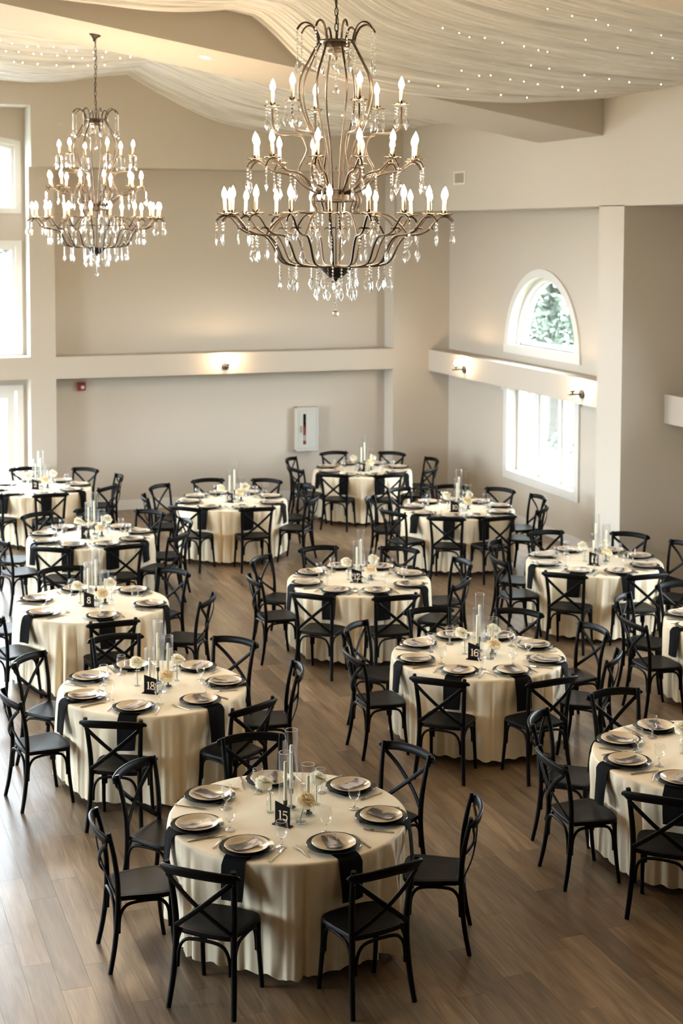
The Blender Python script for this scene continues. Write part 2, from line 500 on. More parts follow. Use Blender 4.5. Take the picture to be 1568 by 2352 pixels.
# ---- side walls
def arc(c, z, r, n=28, a0=0.0, a1=PI): return [(c + r * math.cos(a0 + (a1 - a0) * i / n), z + r * math.sin(a0 + (a1 - a0) * i / n)) for i in range(n + 1)]
ARCH_Z, ARCH_R = 2.73, 1.07
def bay_wall(s):
    holes = []
    LOW = low_z(s); hw = low_hw(s)
    for yb in BAYS[:2]:
        if s > 0: holes.append(arc(yb, ARCH_Z, ARCH_R))
        holes.append([(yb - hw, LOW[0]), (yb + hw, LOW[0]), (yb + hw, LOW[1]), (yb - hw, LOW[1])])
    return panel([(-3.2, -0.1), (23.9, -0.1), (23.9, 5.0), (-3.2, 5.0)], holes, lambda u, v, d: (s * (XW + d), u, v), 0.30)
struct('wall_right', bay_wall(1), M_WALL, ang=None)
struct('wall_left', bay_wall(-1), M_WALL, ang=None)  # its window openings are unseen, added to let daylight in
for s, nm in ((1, 'right'), (-1, 'left')):
    mb = MB(); mb.box(min(s * XH, s * 10.7), -3.2, 4.79, max(s * XH, s * 10.7), 23.9, 6.32)
    struct('wall_upper_' + nm, mb, M_WALL, ang=None)
    for y0, y1, b in ((15.90, 16.50, 0), (8.56, 9.16, 1), (1.2, 1.8, 2)):
        mb = MB().box(min(s * XH, s * 10.32), y0, -0.01, max(s * XH, s * 10.32), y1, 4.80)
        struct('wall_pier_' + nm, mb, M_WALL, ang=None)
    mb = MB().box(min(s * 9.36, s * 10.32), YP, -0.01, max(s * 9.36, s * 10.32), 23.9, 4.80)
    struct('wall_pier_' + nm, mb, M_WALL, ang=None)
    for y0, y1 in ((16.5, YP), (9.16, 15.9), (1.8, 8.56)):
        if s > 0: struct('trim_ledge_' + nm, MB().box(min(s * 9.93, s * 10.31), y0, 2.14, max(s * 9.93, s * 10.31), y1, 2.495), M_WALL, ang=None)
        mb = MB().box(min(s * 10.285, s * 10.31), y0, 0.0, max(s * 10.285, s * 10.31), y1, 0.14)
        struct('baseboard_' + nm, mb, M_TRIM, ang=None)

# ---- gable end: upper wall, piers, recesses
outer = [(-XH - .05, 5.435), (-3.30, 5.435), (-3.30, 6.35), (3.30, 6.35), (3.30, 5.435), (XH + .05, 5.435), (XH + .05, roof_z(XH) + .1), (0, roof_z(0) + .1), (-XH - .05, roof_z(XH) + .1)]
struct('wall_gable', panel(outer, [], lambda u, v, d: (u, YHD + d, v), 0.95), M_WALL, ang=None)
for s in (1, -1):
    lo, hi = sorted((s * 3.30, s * 3.69))
    struct('wall_back_pier', MB().box(lo, YP, -0.01, hi, 23.9, 5.44), M_WALL, ang=None)
    lo, hi = sorted((s * 3.69, s * 9.29))
    struct('wall_back', MB().box(lo, YR, -0.01, hi, 23.9, 5.44), M_WALL, ang=None)
    struct('trim_ledge_back', MB().box(lo - (.07 if s < 0 else 0), YP - .001, 2.185, hi + (.07 if s > 0 else 0), YR + .01, 2.525), M_WALL, ang=None)
    lo2, hi2 = sorted((s * 9.29, s * 9.37))
    struct('wall_back_return', MB().box(lo2, YP + .004, -0.01, hi2, 23.9, 5.44), M_WALL, ang=None)
    struct('baseboard_back', MB().box(lo, YR - .015, 0, hi, YR + .01, 0.16), M_TRIM, ang=None)
struct('trim_window_band', MB().box(-3.30, YP, 2.19, 3.30, YR + .01, 2.535), M_WALL, ang=None)
WCOLS = (2.19, 0.0, -2.19)
def seg_arch(xc, hw, z, rise, n=14): return [(xc + hw * (1 - 2 * i / n), z + rise * (1 - (1 - 2 * i / n) ** 2)) for i in range(n + 1)]
holes = []
for xc in WCOLS:
    holes.append([(xc - .96, 4.80), (xc + .96, 4.80)] + seg_arch(xc, .96, 5.78, .12))
    holes.append([(xc - .96, 2.62), (xc + .96, 2.62), (xc + .96, 4.235), (xc - .96, 4.235)])
    holes.append([(xc - .96, 0.02), (xc + .96, 0.02), (xc + .96, 1.98), (xc - .96, 1.98)])
struct('wall_window_back', panel([(-3.31, -0.05), (3.31, -0.05), (3.31, 6.36), (-3.31, 6.36)], holes, lambda u, v, d: (u, YR + d, v), 0.16), M_WALL, ang=None)
struct('wall_front_darkened', MB().box(-10.6, -3.4, -0.1, 10.6, -3.1, 8.2), M_ABSORB, ang=None)  # unseen; made dark to keep bounced light off camera-facing sides
# unseen loft under the camera, its dark slab added to cut bounced light
struct('floor_loft_added', MB().box(-10.3, -3.1, 2.62, 10.3, 1.1, 2.90), M_ABSORB, ang=None)

# ---- windows
def ring(outer, inner, fn, d0, d1):
    """frame between two outlines with the same number of points."""
    n = len(outer)
    mb = MB()
    vs = [fn(u, v, d) for d in (d0, d1) for lp in (outer, inner) for u, v in lp]
    fs = []
    for i in range(n):
        j = (i + 1) % n
        o0, o1, i0, i1 = i, j, n + i, n + j
        fs += [(o0, o1, i1, i0), (2 * n + o0, 2 * n + i0, 2 * n + i1, 2 * n + o1), (o0, 2 * n + o0, 2 * n + o1, o1), (i0, i1, 2 * n + i1, 2 * n + i0)]
    return mb.add(vs, fs)
def rect(u0, v0, u1, v1): return [(u0, v0), (u1, v0), (u1, v1), (u0, v1)]
WN = [0]
def window_root():
    WN[0] += 1
    return tag(put('window_%d' % WN[0], None), kind='structure')

for s in (1, -1):  # left pass builds the unseen windows added for daylight
    LOW = low_z(s); hw = low_hw(s)
    for yb in BAYS[:2]:
        p3 = hw * 2 / 3
        fn = lambda u, v, d: (s * (XW + d), u, v)
        if s > 0:
            w = window_root()
            obj('casing', ring(arc(yb, 2.735, 1.19), arc(yb, 2.735, 1.065), fn, -0.03, 0.005), M_TRIM, w)
            obj('sill', ring(rect(yb - 1.21, 2.61, yb + 1.21, 2.745), rect(yb - .6, 2.66, yb + .6, 2.70), fn, -0.035, 0.01), M_TRIM, w, None)
            bx = MB().box(min(s * (XW - .032), s * (XW + .01)), yb - .62, 2.655, max(s * (XW - .032), s * (XW + .01)), yb + .62, 2.705)
            obj('sill', bx, M_TRIM, w, None)
            obj('stop', ring(arc(yb, 2.73, 1.075), arc(yb, 2.73, 1.02), fn, 0.12, 0.30), M_TRIM, w)
            obj('sash', ring(arc(yb, 2.73, 1.03), arc(yb, 2.80, 0.93), fn, 0.19, 0.25), M_TRIM, w)
            bx = MB().box(min(s * (XW + .17), s * (XW + .26)), yb - 1.05, 2.73, max(s * (XW + .17), s * (XW + .26)), yb + 1.05, 2.80)
            obj('sill_rail', bx, M_TRIM, w, None)
            p = MB(); a = arc(yb, 2.78, .96); p.add([fn(u, v, 0.22) for u, v in a], [tuple(range(len(a)))]); obj('pane', p, M_PANE, w, None)
        w = window_root()
        obj('casing', ring(rect(yb - hw - .125, LOW[0] - .125, yb + hw + .125, LOW[1] + .125), rect(yb - hw + .005, LOW[0] + .005, yb + hw - .005, LOW[1] - .005), fn, -0.03, 0.005), M_TRIM, w, None)
        cr = MB(); zt = LOW[1] - 2.11
        for e, z0, z1 in ((1.24, 2.02, 2.06), (1.29, 2.06, 2.10), (1.33, 2.10, 2.14)):
            for q in (1, -1):
                lo, hi = sorted((yb + q * (hw + .02), yb + q * (hw + e - 1.08)))
                cr.box(min(s * (XW - .05), s * (XW + .004)), lo, z0 + zt, max(s * (XW - .05), s * (XW + .004)), hi, z1 + zt)
        obj('crown_corner', cr, M_TRIM, w, None)
        for k in range(3):
            u0 = yb - hw + k * p3
            obj('sash', ring(rect(u0 + .012, LOW[0], u0 + p3 - .012, LOW[1]), rect(u0 + .085, LOW[0] + .08, u0 + p3 - .085, LOW[1] - .06), fn, 0.15, 0.22), M_TRIM, w, None)
            p = MB(); p.add([fn(u, v, 0.185) for u, v in rect(u0 + .07, LOW[0] + .06, u0 + p3 - .07, LOW[1] - .05)], [(0, 1, 2, 3)]); obj('pane', p, M_PANE, w, None)
        for k in (1, 2):
            u0 = yb - hw + k * p3
            obj('mullion', MB().box(min(s * (XW + .10), s * (XW + .26)), u0 - .03, LOW[0], max(s * (XW + .10), s * (XW + .26)), u0 + .03, LOW[1]), M_TRIM, w, None)

fb = lambda u, v, d: (u, YR + d, v)
DN = 0
for xc in WCOLS:
    w = window_root()
    o_ = [(xc - 1.05, 4.735), (xc + 1.05, 4.735)] + seg_arch(xc, 1.05, 5.845, .12)
    i_ = [(xc - .955, 4.805), (xc + .955, 4.805)] + seg_arch(xc, .955, 5.775, .12)
    obj('casing', ring(o_, i_, fb, -0.03, 0.003), M_TRIM, w, None)
    i2 = [(xc - .90, 4.86), (xc + .90, 4.86)] + seg_arch(xc, .90, 5.72, .12)
    obj('sash', ring(i_, i2, fb, 0.05, 0.12), M_TRIM, w, None)
    p = MB(); p.add([fb(u, v, 0.085) for u, v in i2], [tuple(range(len(i2)))]); obj('pane', p, M_PANE, w, None)
    w = window_root()
    obj('casing', ring(rect(xc - 1.05, 2.54, xc + 1.05, 4.315), rect(xc - .955, 2.625, xc + .955, 4.23), fb, -0.03, 0.003), M_TRIM, w, None)
    obj('sash', ring(rect(xc - .96, 2.62, xc + .96, 4.235), rect(xc - .90, 2.69, xc + .90, 4.17), fb, 0.05, 0.12), M_TRIM, w, None)
    p = MB(); p.add([fb(u, v, 0.085) for u, v in rect(xc - .91, 2.68, xc + .91, 4.18)], [(0, 1, 2, 3)]); obj('pane', p, M_PANE, w, None)
    DN += 1
    d = tag(put('door_%d' % DN, None), kind='structure')
    obj('casing', ring(rect(xc - 1.05, 0.0, xc + 1.05, 2.07), rect(xc - .955, 0.02, xc + .955, 1.975), fb, -0.03, 0.003), M_TRIM, d, None)
    for q in (-1, 1):
        lo, hi = sorted((xc + q * .005, xc + q * .93))
        obj('leaf', ring(rect(lo, .025, hi, 1.965), rect(lo + .12, .22, hi - .12, 1.86), fb, 0.04, 0.09), M_TRIM, d, None)
        p = MB(); p.add([fb(u, v, 0.065) for u, v in rect(lo + .11, .21, hi - .11, 1.87)], [(0, 1, 2, 3)]); obj('pane', p, M_PANE, d, None)
        hb = MB(); hx = xc + q * .07
        hb.tube([(hx, YR + .03, 0.93), (hx, YR - .02, 0.93), (hx + q * .1, YR - .02, 0.93)], .011, 8)
        obj('handle', hb, M_STEEL, d)

# ================================================================== drapes
def lerp_tab(tab, x):
    for (a, za), (b, zb_) in zip(tab, tab[1:]):
        if x <= b: return za + (zb_ - za) * max(0, (x - a) / (b - a))
    return tab[-1][1]
NEAR_R = bez([(4.70, 6.95), (5.01, 6.72), (5.42, 6.36), (5.84, 6.20), (6.32, 6.11), (7.03, 6.045), (7.87, 6.01), (8.40, 6.03), (9.25, 6.105)], 6)
FAR_R = bez([(4.75, 6.87), (5.33, 6.55), (6.10, 6.20), (6.95, 6.03), (7.91, 5.98), (8.81, 6.10), (9.25, 6.2)], 6)
FAR_L = bez([(1.90, 6.95), (2.40, 6.76), (2.88, 6.68), (3.39, 6.655), (3.85, 6.70), (4.30, 6.79), (4.75, 6.87)], 6)
NEAR_L = bez([(1.90, 7.10), (2.40, 6.96), (2.73, 6.925), (3.43, 6.895), (3.91, 6.895), (4.31, 6.915), (4.70, 6.95)], 6)

def swag(name, label, prof, y0, y1, seed, lift=0.12, folds=26, shift=0.0, near_up=0.0, core=0.4):
    """voile hung between two lines; the folds run from line to line and are pinched at both ends."""
    r = random.Random(seed)
    x0, x1 = prof[0][0], prof[-1][0]
    ph = [(r.uniform(0, 6.28), r.uniform(.7, 1.3)) for _ in range(6)]
    off = [r.uniform(-1, 1) for _ in range(60)]
    def fn(a, b):
        # a: across the span, b: along the hall, 0 at the camera side
        x = x0 + (x1 - x0) * a
        e = math.sin(PI * min(1, max(0, a)))
        y = y0 + (y1 - y0) * b
        ch_ = prof[0][1] + (prof[-1][1] - prof[0][1]) * a - .10 * e
        wb = core + (1 - core) * max(0.0, b) ** 2.2
        ze = ch_ * (1 - wb) + lerp_tab(prof, x) * wb
        up = lift * e * (1 - (2 * b - 1) ** 4) * (0.35 + 0.65 * b if False else 1)
        ze += near_up * (1 - b) ** 2.5
        k = folds
        t = b * k
        i0 = int(t) % 59
        fr = t - int(t)
        o = off[i0] * (1 - fr) + off[i0 + 1] * fr
        w = 0.5 * math.sin(2 * PI * t + 1.4 * math.sin(3.1 * a + ph[0][0]) + o * 2.0)
        w += 0.28 * math.sin(2 * PI * t * 2.37 + ph[1][0] + 1.7 * a)
        amp = 0.022 + 0.030 * e
        low = 0.09 * e * o
        xs = shift * (b - 1) if a < .5 else 0
        xs *= (1 - a) if a < .5 else 0
        return (x + xs, y + 0.02 * math.sin(9 * a + b * 20), min(ze + up * 0.55 + amp * w + low * .5, roof_z(x) - 0.02) if 0.02 < b < 0.985 else min(ze + amp * .3 * w, roof_z(x) - .02))
    mb = MB().grid(fn, 48, folds * 8)
    return tag(obj(name, mb, M_DRAPE, None, 180), label, 'drape')

swag('ceiling_drape', 'sheer ivory voile swag over the near bay running down to the header wall', NEAR_R, 10.5, 16.30, 1, folds=44, near_up=.3)
swag('ceiling_drape', 'sheer white voile swag behind the beam reaching to the header wall', FAR_R, 18.22, 23.1, 2, lift=.12, folds=38, near_up=.2)
swag('ceiling_drape', 'sheer white voile swag behind the beam above the window corner', FAR_L, 18.22, 23.1, 3, lift=.12, folds=38, near_up=.3)
swag('ceiling_drape', 'pale voile swag of which only a lower edge shows at the picture top', NEAR_L, 10.15, 16.30, 4, lift=.12, folds=44)

# fairy lights tucked along the drapes
FN = [0]
ball = MB().lathe([(0.0005, -.0045), (.0035, -.0035), (.0045, 0), (.0035, .0035), (.0005, .0045)], 6).mesh('bulb', M_FAIRY, 180)
def fairy(label, prof, y, xa, xb, n, seed, dz=-0.10, y0=10.5, y1=16.3):
    r = random.Random(seed)
    t = thing('string_light', label, 'string lights')
    pts = []
    for i in range(n):
        x = xa + (xb - xa) * (i + r.uniform(-.25, .25)) / max(1, n - 1)
        a = (x - prof[0][0]) / (prof[-1][0] - prof[0][0]); b = (y - y0) / (y1 - y0); e = math.sin(PI * a)
        wb = .4 + .6 * b ** 2.2
        z = (prof[0][1] + (prof[-1][1] - prof[0][1]) * a - .10 * e) * (1 - wb) + lerp_tab(prof, x) * wb + .12 * e * (1 - (2 * b - 1) ** 4) * .55 + dz + r.uniform(-.012, .012)
        z = min(z, roof_z(x) - .06)
        pts.append((x, y + r.uniform(-.05, .05), z))
    obj('wire', MB().tube([(p[0], p[1], p[2] + .012) for p in pts], .0012, 4), M_STEEL, t)
    for p in pts: put('bulb', ball, t, p)
NR = [(11.6, 6.0, 7.6, 8), (12.4, 6.9, 8.1, 5), (13.2, 5.7, 6.9, 8), (13.9, 7.0, 8.6, 6), (14.7, 6.6, 8.2, 9), (15.5, 6.4, 7.9, 5)]
for i, (y, a, b, n) in enumerate(NR):
    fairy('warm fairy light string along the near right drape, row %s from its front edge' % ('one', 'two', 'three', 'four', 'five', 'six')[i], NEAR_R, y, a, b, n, 20 + i, -0.10)
for i, (y, a, b, n) in enumerate([(18.7, 2.2, 3.6, 10), (19.6, 2.2, 4.1, 13), (20.5, 2.3, 3.9, 9)]):
    fairy('warm fairy lights on the far drape above the window corner, %s row from the beam' % ('first', 'second', 'third')[i], FAR_L, y, a, b, n, 40 + i, -0.10, 18.22, 23.1)
fairy('warm fairy light string on the far drape beside the downlight', FAR_R, 18.9, 5.1, 7.3, 11, 50, -0.10, 18.22, 23.1)
fairy('warm fairy light string low on the far drape seen through the chandelier', FAR_R, 20.6, 6.3, 7.9, 8, 51, -0.10, 18.22, 23.1)

# ================================================================== chandeliers
ZS = 920.0                          # drawing units per metre
def pz(r, y): return (r / ZS, (245 - y) / ZS)
def rod_mesh(name, prof, r=6.6, mat=None, sm=5, n=6):
    pts = [(p[0], 0, p[1]) for p in bez([pz(*q) for q in prof], sm)]
    return MB().tube(pts, r / ZS, n).mesh(name, mat or M_BRONZE, 60)
CROWN = rod_mesh('crown_arm', [(105, 262), (112, 245), (122, 205), (148, 160), (185, 143), (218, 155), (241, 186)])
MAIN = rod_mesh('cage_rod', [(105, 250), (128, 290), (168, 365), (208, 440), (230, 520), (223, 600), (198, 690), (160, 775), (122, 870), (98, 965), (86, 1060), (72, 1130)])
ARM1 = rod_mesh('candle_arm', [(390, 640), (390, 700), (386, 745), (362, 782), (318, 794), (235, 797), (205, 812), (186, 850), (177, 890), (196, 940), (226, 1000), (212, 1055), (160, 1100), (74, 1130)])
ARM2 = rod_mesh('candle_arm', [(72, 1150), (130, 1142), (200, 1100), (262, 1045), (330, 1026), (385, 1018), (432, 986), (470, 962), (500, 960), (522, 976), (536, 1002)])
ARM3 = rod_mesh('candle_arm', [(70, 1584), (180, 1584), (280, 1574), (336, 1545), (382, 1455), (430, 1402), (510, 1390), (566, 1364), (600, 1326), (632, 1292), (664, 1282), (692, 1292), (714, 1314)])
SCROLL = rod_mesh('scroll_arm', [(72, 1140), (118, 1142), (143, 1165), (146, 1205), (130, 1240), (140, 1264), (190, 1262), (262, 1262), (330, 1282), (392, 1335), (440, 1400)])
def cup_mesh():
    mb = MB()
    n = 24
    prof = [(6, 10), (14, 4), (30, 4), (44, 0), (46, -2), (30, 1), (12, -2), (6, -6)]
    vs, fs = [], []
    for r, z in prof:
        for j in range(n):
            t = 2 * PI * j / n
            q = r * (1 + (.16 * math.cos(6 * t) if r > 25 else 0))
            vs.append((q / ZS * math.cos(t), q / ZS * math.sin(t), (z + (3 * math.cos(6 * t) if r > 25 else 0)) / ZS))
    for i in range(len(prof) - 1):
        for j in range(n):
            j2 = (j + 1) % n
            fs.append((i * n + j, i * n + j2, (i + 1) * n + j2, (i + 1) * n + j))
    mb.add(vs, fs)
    for k in range(5):                       # leaflets holding the sleeve
        a = 2 * PI * k / 5
        c, s = math.cos(a), math.sin(a)
        q = [(10, 4, -6), (10, 4, 6), (22, 20, 4), (26, 22, 0), (22, 20, -4)]
        mb.add([((r * c - w * s) / ZS, (r * s + w * c) / ZS, z / ZS) for r, z, w in q], [(0, 1, 2, 3, 4)])
    return mb.mesh('drip_cup', M_BRONZE, 60)
CUP = cup_mesh()
SLEEVE = MB().lathe([(11 / ZS, 2 / ZS), (11 / ZS, 60 / ZS), (12.5 / ZS, 66 / ZS), (11 / ZS, 74 / ZS), (11 / ZS, 86 / ZS), (6 / ZS, 88 / ZS)], 10).mesh('candle_sleeve', M_SLEEVE, 40)
FLAME = MB().lathe([(.5 / ZS, 86 / ZS), (10 / ZS, 90 / ZS), (17 / ZS, 106 / ZS), (18 / ZS, 116 / ZS), (14 / ZS, 134 / ZS), (7 / ZS, 150 / ZS), (.5 / ZS, 162 / ZS)], 10).mesh('flame_bulb', M_BULB, 180)
def bead_mesh(n, big=7.5):
    mb = MB()
    for i in range(n):
        c = -(12 + i * 19)
        mb.lathe([(.4 / ZS, (c + big) / ZS), (big * .75 / ZS, (c + big * .6) / ZS), (big / ZS, c / ZS), (big * .75 / ZS, (c - big * .6) / ZS), (.4 / ZS, (c - big) / ZS)], 6)
    mb.tube([(0, 0, 2 / ZS), (0, 0, -(12 + n * 19) / ZS)], 1.0 / ZS, 3)
    return mb.mesh('bead_strand', M_CRYSTAL, 25)
BEADS = {n: bead_mesh(n) for n in (3, 4, 6, 9)}
def drop_mesh():
    mb = MB()                                # flat kite-shaped pendalogue with facets
    out = [(0, 0), (10, -8), (21, -40), (18, -52), (0, -78), (-18, -52), (-21, -40), (-10, -8)]
    inn = [(0, -14), (5, -16), (11, -40), (9, -48), (0, -60), (-9, -48), (-11, -40), (-5, -16)]
    v = [(x / ZS, 0, z / ZS) for x, z in out] + [(x / ZS, 7 / ZS, z / ZS) for x, z in inn] + [(x / ZS, -7 / ZS, z / ZS) for x, z in inn]
    f = []
    for i in range(8):
        j = (i + 1) % 8
        f += [(i, 8 + i, 8 + j, j), (i, j, 16 + j, 16 + i)]
    f += [tuple(range(8, 16)), tuple(range(23, 15, -1))]
    return mb.add(v, f).mesh('crystal_drop', M_CRYSTAL, 10)
DROP = drop_mesh()
def ico(r, me):
    bm = bmesh.new(); bmesh.ops.create_icosphere(bm, subdivisions=2, radius=r)
    mb = MB(); bm.verts.index_update(); mb.add([tuple(v.co) for v in bm.verts], [tuple(v.index for v in f.verts) for f in bm.faces]); bm.free()
    return mb.mesh(me, M_CRYSTAL, 5)
ORB = ico(20 / ZS, 'crystal_ball')
LEAFO = MB()
for q in (1, -1):
    LEAFO.tube([(0, 0, 0), (.012, q * .014, .010), (.020, q * .030, .008), (.022, q * .040, -.004)], [.004, .006, .005, .0015], 5)
LEAFO = LEAFO.mesh('leaf_ornament', M_BRONZE, 60)

def chandelier(label, loc, ztop, rot, flatcap):
    R = random.Random(int(loc[1] * 10))
    t = thing('chandelier', label, 'chandelier', loc, 0, 'tiered candle chandeliers')
    def pol(r, y, a): x, z = pz(r, y); return (x * math.cos(a), x * math.sin(a), z)
    def strand(r, y, a, n, spin=None):
        s = put('bead_strand', BEADS[n], t, pol(r, y, a), R.uniform(0, PI) if spin is None else spin)
        put('crystal_drop', DROP, s, (0, 0, -(10 + n * 19) / ZS), R.uniform(-.8, .8))
    for k in range(8):
        a = rot + 2 * PI * (k + .35) / 8
        put('crown_arm', CROWN, t, None, a); put('cage_rod', MAIN, t, None, a)
        strand(240, 188, a, 9)
        if k % 2: strand(88, 285, a + .3, 3)
    for k in range(6):
        a = rot + math.radians(-10) + 2 * PI * k / 6
        put('candle_arm', ARM1, t, None, a)
        c = put('drip_cup', CUP, t, pol(390, 622, a), a)
        e = put('candle_sleeve', SLEEVE, t, pol(390, 622, a), (R.uniform(-.03, .03), R.uniform(-.03, .03), 0))
        put('flame_bulb', FLAME, e)
        for j in range(4):
            b = a + PI / 4 + PI / 2 * j
            p = pol(390, 628, a)
            s = put('bead_strand', BEADS[3], t, (p[0] + .042 * math.cos(b), p[1] + .042 * math.sin(b), p[2]), R.uniform(0, PI))
            put('crystal_drop', DROP, s, (0, 0, -67 / ZS), R.uniform(-.8, .8))
    for k in range(12):
        a = rot + math.radians(14 + R.uniform(-4, 4)) + 2 * PI * k / 12
        put('candle_arm', ARM2, t, None, a)
        put('drip_cup', CUP, t, pol(488, 950, a), a)
        e = put('candle_sleeve', SLEEVE, t, pol(488, 950, a), (R.uniform(-.05, .05), R.uniform(-.05, .05), 0))
        put('flame_bulb', FLAME, e)
        strand(535, 1002, a, 3); strand(350, 1030, a, 4)
        if k % 2: put('leaf_ornament', LEAFO, t, pol(392, 1016, a), a)
    for k in range(18):
        a = rot + math.radians(6 + R.uniform(-3, 3)) + 2 * PI * k / 18
        put('candle_arm', ARM3, t, None, a)
        put('drip_cup', CUP, t, pol(662, 1272, a), a)
        e = put('candle_sleeve', SLEEVE, t, pol(662, 1272, a), (R.uniform(-.05, .05), R.uniform(-.05, .05), 0))
        put('flame_bulb', FLAME, e)
        put('leaf_ornament', LEAFO, t, pol(566, 1362, a), a)
        strand(714, 1318, a, 3); strand(500, 1396, a, 4)
        strand(336 if k % 2 else 262, 1572, a, 4)
        if k % 2 == 0: strand(120, 1588, a, 6)
    for k in range(9):
        a = rot + .12 + 2 * PI * k / 9
        put('scroll_arm', SCROLL, t, None, a)
        strand(262, 1268, a, 4)
        if k % 2: strand(142, 1200, a, 3)
    L = lambda pr: [pz(r, y) for r, y in pr]
    obj('canopy_bowl', MB().lathe(L([(6, 238), (78, 240), (112, 243), (112, 250), (80, 254), (82, 268), (76, 288), (56, 300), (50, 318), (26, 330), (8, 338), (5, 352)]), 28), M_BRONZE, t)
    obj('hub', MB().lathe(L([(5, 1118), (120, 1122), (122, 1128), (76, 1130), (76, 1186), (135, 1190), (138, 1196), (80, 1200), (5, 1204)]), 28), M_BRONZE, t)
    obj('finial_bowl', MB().lathe(L([(5, 1574), (88, 1578), (98, 1588), (92, 1602), (72, 1622), (58, 1634), (40, 1652), (16, 1656), (9, 1668), (4, 1676)]), 28), M_BRONZE, t)
    obj('stem_rod', MB().tube([(0, 0, pz(0, 992)[1]), (0, 0, pz(0, 1585)[1])], 4.5 / ZS, 6).lathe(L([(.4, 984), (9, 992), (9, 996), (.4, 1002)]), 8), M_BRONZE, t)
    for y, n in ((345, 9), (1672, 9)):
        s = put('bead_strand', BEADS[9], t, (0, 0, pz(0, y)[1]))
        put('crystal_ball', ORB, s, (0, 0, -(10 + 9 * 19 + 16) / ZS))
    # chain of links up to the beam
    ch = MB(); z = pz(0, 238)[1]; zt = ztop - loc[2] - .06
    k = 0
    while z < zt - .02:
        ll, ww = .030, .011
        q = []
        for j in range(14):
            a = 2 * PI * j / 14
            x, zz = ww * math.cos(a), z + .030 + ll * math.sin(a) * (1 if abs(math.sin(a)) > .6 else 1.0)
            q.append((x, 0, zz) if k % 2 else (0, x, zz))
        ch.tube(q, .0034, 5, closed=True)
        z += .050; k += 1
    cable = bez([(.006, 0, pz(0, 238)[1]), (.016, .01, .12 + pz(0, 238)[1]), (-.012, 0, .3), (.014, -.01, .55), (.012, 0, zt - .1), (0, 0, zt)], 6)
    obj('chain', ch, M_BRONZE, t)
    obj('cable', MB().tube(cable, .0028, 5), M_BRONZE, t)
    h = ztop - loc[2]
    cap = obj('ceiling_cap', MB().lathe([(.004, -.085), (.012, -.08), (.016, -.06), (.030, -.045), (.040, -.030), (.062, -.018), (.070, 0.0), (.005, .004)], 24), M_BRONZE, t, 40, (0, 0, h))
    cap.rotation_euler = (0, math.atan(0.168), 0)
    return t

chandelier('dark bronze tiered candle chandelier hanging large in front, above table fifteen', (3.295, 9.264, 5.706), zb(3.295) + .004, math.radians(-20), True)
chandelier('smaller looking bronze candle chandelier on a long chain near the corner windows', (3.20, 17.15, 5.74), zb(3.20) + .004, math.radians(-13), True)

# ================================================================== wall fittings
def sconce(label, loc, rz):
    t = thing('wall_sconce', label, 'wall light', loc, rz, 'black wall lights on the ledges')
    # local -Y points into the room
    obj('mounting_plate', MB().tube([(0, 0, 0), (0, -.022, 0)], .062, 20), M_BLACK, t)
    obj('arm', MB().tube([(0, -.02, 0), (0, -.215, 0)], .011, 8), M_BLACK, t)
    obj('socket', MB().lathe([(.008, 0), (.010, .02), (.028, .028), (.030, .05), (.006, .052)], 14, (0, -.15, .008)), M_BLACK, t)
    obj('shade', MB().lathe([(.030, .052), (.055, .056), (.060, .10), (.062, .19)], 32, (0, -.15, .008), 12, .05), M_RIB, t, 180)
    obj('bulb', MB().lathe([(.004, .055), (.014, .06), (.026, .09), (.028, .105), (.018, .13), (.002, .14)], 12, (0, -.15, .008)), M_BULB, t, 180)
sconce('black wall light with ribbed glass shade on the ledge of the recessed back wall', (6.388, YP - .002, 2.31), 0)
sconce('black wall light with ribbed glass shade left of the arched window', (9.93 - .002, 21.78, 2.285), -PI / 2)
sconce('black wall light with ribbed glass shade beside the white pier', (9.93 - .002, 17.95, 2.285), -PI / 2)

t = thing('fire_alarm', 'red fire alarm strobe under the ledge beside the corner windows', 'alarm', (4.15, YR, 2.018))
obj('housing', MB().box(-.062, -.045, -.066, .062, 0, .066), M_RED, t, None)
obj('strobe_lens', MB().lathe([(.030, 0), (.027, .016), (.015, .026), (.002, .028)], 16), M_TRIM, t, 180, (.012, -.045, -.012), (PI / 2, 0, 0))
obj('sounder_grille', MB().box(-.035, -.048, .022, .035, -.044, .050), princ('dark_red_grille', (.16, .012, .012), .6), t, None)

t = thing('extinguisher_cabinet', 'pale grey fire extinguisher cabinet with a narrow window on the back wall', 'cabinet', (7.87, YR, 0.83))
W2, H = .190, .73
bx = MB(); bx.box(-W2, -.13, 0, -W2 + .012, 0, H); bx.box(W2 - .012, -.13, 0, W2, 0, H); bx.box(-W2, -.13, 0, W2, 0, .012); bx.box(-W2, -.13, H - .012, W2, 0, H); bx.box(-W2, -.008, 0, W2, 0, H)
obj('box', bx, M_WALL, t, None)
fz = lambda u, v, d: (u, -.13 - d, v)
obj('frame', ring(rect(-W2 + .001, .001, W2 - .001, H - .001), rect(-W2 + .03, .045, W2 - .03, H - .045), fz, 0, .018), M_GREYW, t, None)
dr = obj('door', ring(rect(-W2 + .033, .048, W2 - .033, H - .048), rect(-.075, .11, -.022, H - .11), fz, -.002, .010), M_GREYW, t, None)
p = MB(); p.add([fz(u, v, .004) for u, v in rect(-.077, .108, -.020, H - .108)], [(0, 1, 2, 3)]); obj('pane', p, M_PANE, dr, None)
obj('handle', MB().box(-.122, -.150, H / 2 - .055, -.100, -.139, H / 2 + .055), M_STEEL, dr, None)
obj('lining', MB().box(-W2 + .013, -.012, .013, W2 - .013, -.0085, H - .013), M_DARK, t, None)
e = thing('fire_extinguisher', 'red fire extinguisher behind the narrow window of the wall cabinet', 'extinguisher', (7.83, YR - .07, .8425))
